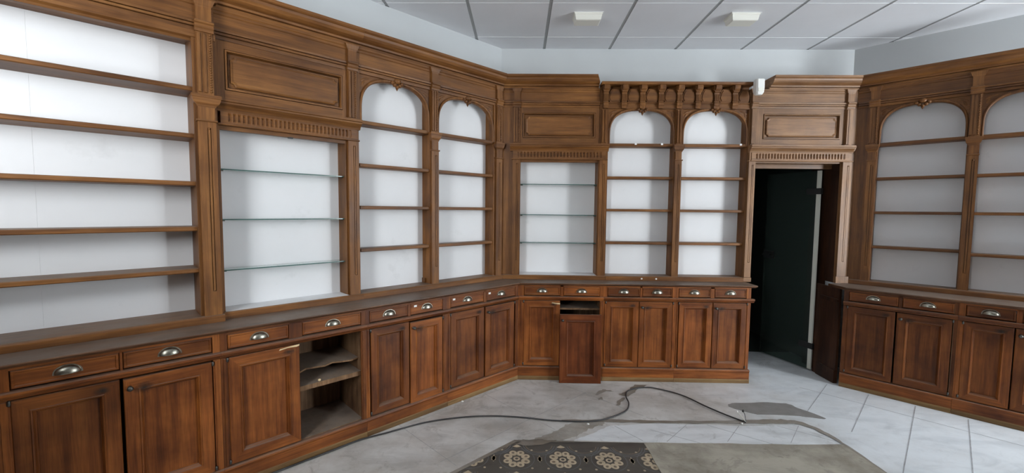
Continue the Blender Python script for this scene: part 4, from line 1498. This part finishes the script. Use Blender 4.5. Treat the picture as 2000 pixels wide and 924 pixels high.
# ------------------------------------------------------------------ cable and crumbs on the floor
def tube(pts, r, m, name, parent=None, n=8, smooth_n=6):
    P_ = [Vector(p) for p in pts]
    out = []
    for i in range(len(P_) - 1):
        p0, p1, p2, p3 = P_[max(0, i - 1)], P_[i], P_[i + 1], P_[min(len(P_) - 1, i + 2)]
        for k in range(smooth_n):
            t = k / smooth_n
            out.append(.5 * ((2 * p1) + (-p0 + p2) * t + (2 * p0 - 5 * p1 + 4 * p2 - p3) * t * t + (-p0 + 3 * p1 - 3 * p2 + p3) * t ** 3))
    out.append(P_[-1])
    vs, fs = [], []
    for i, p in enumerate(out):
        t = (out[min(i + 1, len(out) - 1)] - out[max(i - 1, 0)]).normalized()
        up = Vector((0, 0, 1)) if abs(t.z) < .95 else Vector((1, 0, 0))
        a = t.cross(up).normalized()
        b2 = a.cross(t)
        for k in range(n):
            q = 2 * PI * k / n
            v = p + a * (r * math.cos(q)) + b2 * (r * math.sin(q))
            vs.append((v.x, -v.y, v.z))
    for i in range(len(out) - 1):
        for k in range(n):
            fs.append((i * n + k, i * n + (k + 1) % n, (i + 1) * n + (k + 1) % n, (i + 1) * n + k))
    mb = MB(m)
    mb.add(vs, fs, m, True)
    mb.add(vs, [tuple(range(n)), tuple(range(len(vs) - n, len(vs)))], m)
    return mb.build(name, parent, 'W', (0, 0, 0))


zc = .0085
cab = [(-1.75, 1.855), (-1.55, 2.07), (-1.316, 2.300), (-1.144, 2.434), (-1.003, 2.553), (-.839, 2.651), (-.634, 2.784), (-.4, 2.864), (-.186, 2.893), (.031, 2.881), (.244, 2.846), (.491, 2.843), (.644, 2.898), (.787, 3.009), (.840, 3.130), (.848, 3.240), (.880, 3.340), (.958, 3.400), (1.05, 3.425), (1.131, 3.412), (1.296, 3.294), (1.412, 3.098), (1.501, 2.968), (1.585, 2.872)]
def clear(x, y, e_min=.452):
    e = Q * ((x - CL[0]) - (y - CL[1]))
    if e < e_min:
        x, y = x + Q * (e_min - e), y - Q * (e_min - e)
    return x, y


cab = [clear(x, y) for x, y in cab]
cable = tube([(x, y, zc) for x, y in cab], .0052, 'cable', 'power_cable')
tag(cable, 'black electric cable snaking across the floor past the cabinets', 'cable')
w1 = tube([(1.585, 2.872, .0085), (1.587, 2.886, .030), (1.590, 2.905, .052), (1.586, 2.918, .064)], .0022, 'black', 'bare_wire', cable, 6, 4)
w2 = tube([(1.585, 2.872, .0085), (1.575, 2.880, .022), (1.556, 2.900, .048), (1.545, 2.915, .060)], .0022, 'alu', 'bare_wire', cable, 6, 4)
mb = MB('black')
mb.ball((1.586, -2.919, .066), (.008, .006, .010), 'black', 8, 5)
mb.build('connector', w1, 'W')
mb = MB('plas')
mb.ball((1.544, -2.916, .062), (.006, .005, .008), 'plas', 8, 5)
mb.build('connector', w2, 'W')

for k, (x, y, r, lab) in enumerate(((-.424, 3.121, .011, 'white plaster crumb on floor beside left cabinets'), (.482, 2.815, .010, 'white plaster crumb on floor just below the cable'), (1.55, 2.862, .011, 'white plaster crumb at the bare end of the cable'), (2.60, 2.30, .006, None))):
    if lab is None:
        continue
    rnd = random.Random(k)
    mb = MB('plaster')
    mb.ball((x, -y, r * .45), (r, r * .8, r * .5), 'plaster', 7, 4)
    mb.v = [(a + rnd.uniform(-.2, .2) * r, b_ + rnd.uniform(-.2, .2) * r, max(.0012, c)) for a, b_, c in mb.v]
    o = mb.build('plaster_crumb', None, 'W', (x, -y, 0))
    tag(o, lab, 'crumb', 'plaster crumbs on the floor')
o = MB('pale')
o.ball((-1.811, .392, .438), (.010, .008, .0078), 'pale', 8, 5)
o = o.build('wood_chip', None, 'L', (-1.811, .392, .4305))
tag(o, 'small pale chip on dusty shelf inside open cabinet', 'chip')

# ------------------------------------------------------------------ light: daylight through two shop windows
def area(name, p, q, hole, power, col, back=.02):
    a0, a1, h0, h1 = hole
    d = Vector((q[0] - p[0], q[1] - p[1], 0)).normalized()
    c = Vector((p[0], p[1], 0)) + d * ((a0 + a1) / 2)
    nin = Vector((d.y, -d.x, 0))         # inwards for a clockwise outline
    L = bpy.data.lights.new(name, 'AREA')
    L.shape = 'RECTANGLE'
    L.size = a1 - a0 - .1
    L.size_y = h1 - h0 - .1
    L.energy = power
    L.color = col
    o = bpy.data.objects.new(name, L)
    COL.objects.link(o)
    o.location = c - nin * (.12 + back) + Vector((0, 0, (h0 + h1) / 2))
    o.rotation_euler = nin.to_track_quat('-Z', 'Z').to_euler()
    return o


area('daylight_front', W1A, W1B, (.55, 1.65, .95, 2.90), 228, (.92, .965, 1.0))
area('daylight_east', W2A, W2B, (.10, 1.45, .30, 2.84), 800, (.90, .955, 1.0))
wd = bpy.data.worlds.new('world')
sc.world = wd
wd.use_nodes = True
wd.node_tree.nodes['Background'].inputs[0].default_value = (.6, .7, .8, 1)
wd.node_tree.nodes['Background'].inputs[1].default_value = .0

# ------------------------------------------------------------------ camera
F, PITCH, ROLL, YAW = 823.949, .0638856, .00994622, .0186196


def cam_matrix():
    A = Matrix(((1, 0, 0), (0, 0, -1), (0, 1, 0)))
    c, s = math.cos(PITCH), math.sin(PITCH)
    P_ = Matrix(((1, 0, 0), (0, c, -s), (0, s, c)))
    c, s = math.cos(ROLL), math.sin(ROLL)
    Z_ = Matrix(((c, -s, 0), (s, c, 0), (0, 0, 1)))
    c, s = math.cos(YAW), math.sin(YAW)
    Y_ = Matrix(((c, s, 0), (-s, c, 0), (0, 0, 1)))
    R = Z_ @ P_ @ A @ Y_
    return Matrix((R[0], -R[1], -R[2])).transposed()


cd = bpy.data.cameras.new('camera')
cd.sensor_width = 36
cd.lens = F / 2000 * 36
cd.clip_start = .02
co = bpy.data.objects.new('camera', cd)
COL.objects.link(co)
co.matrix_world = Matrix.Translation((0, 0, CAM_H)) @ cam_matrix().to_4x4()
sc.camera = co
sc.view_settings.view_transform = 'Standard'
sc.view_settings.look = 'None'
sc.view_settings.exposure = -.88
sc.view_settings.gamma = 1
sc.view_settings.use_curve_mapping = False
sc.cycles.use_denoising = True
sc.cycles.max_bounces = 10
sc.cycles.diffuse_bounces = 6
sc.cycles.sample_clamp_indirect = 8
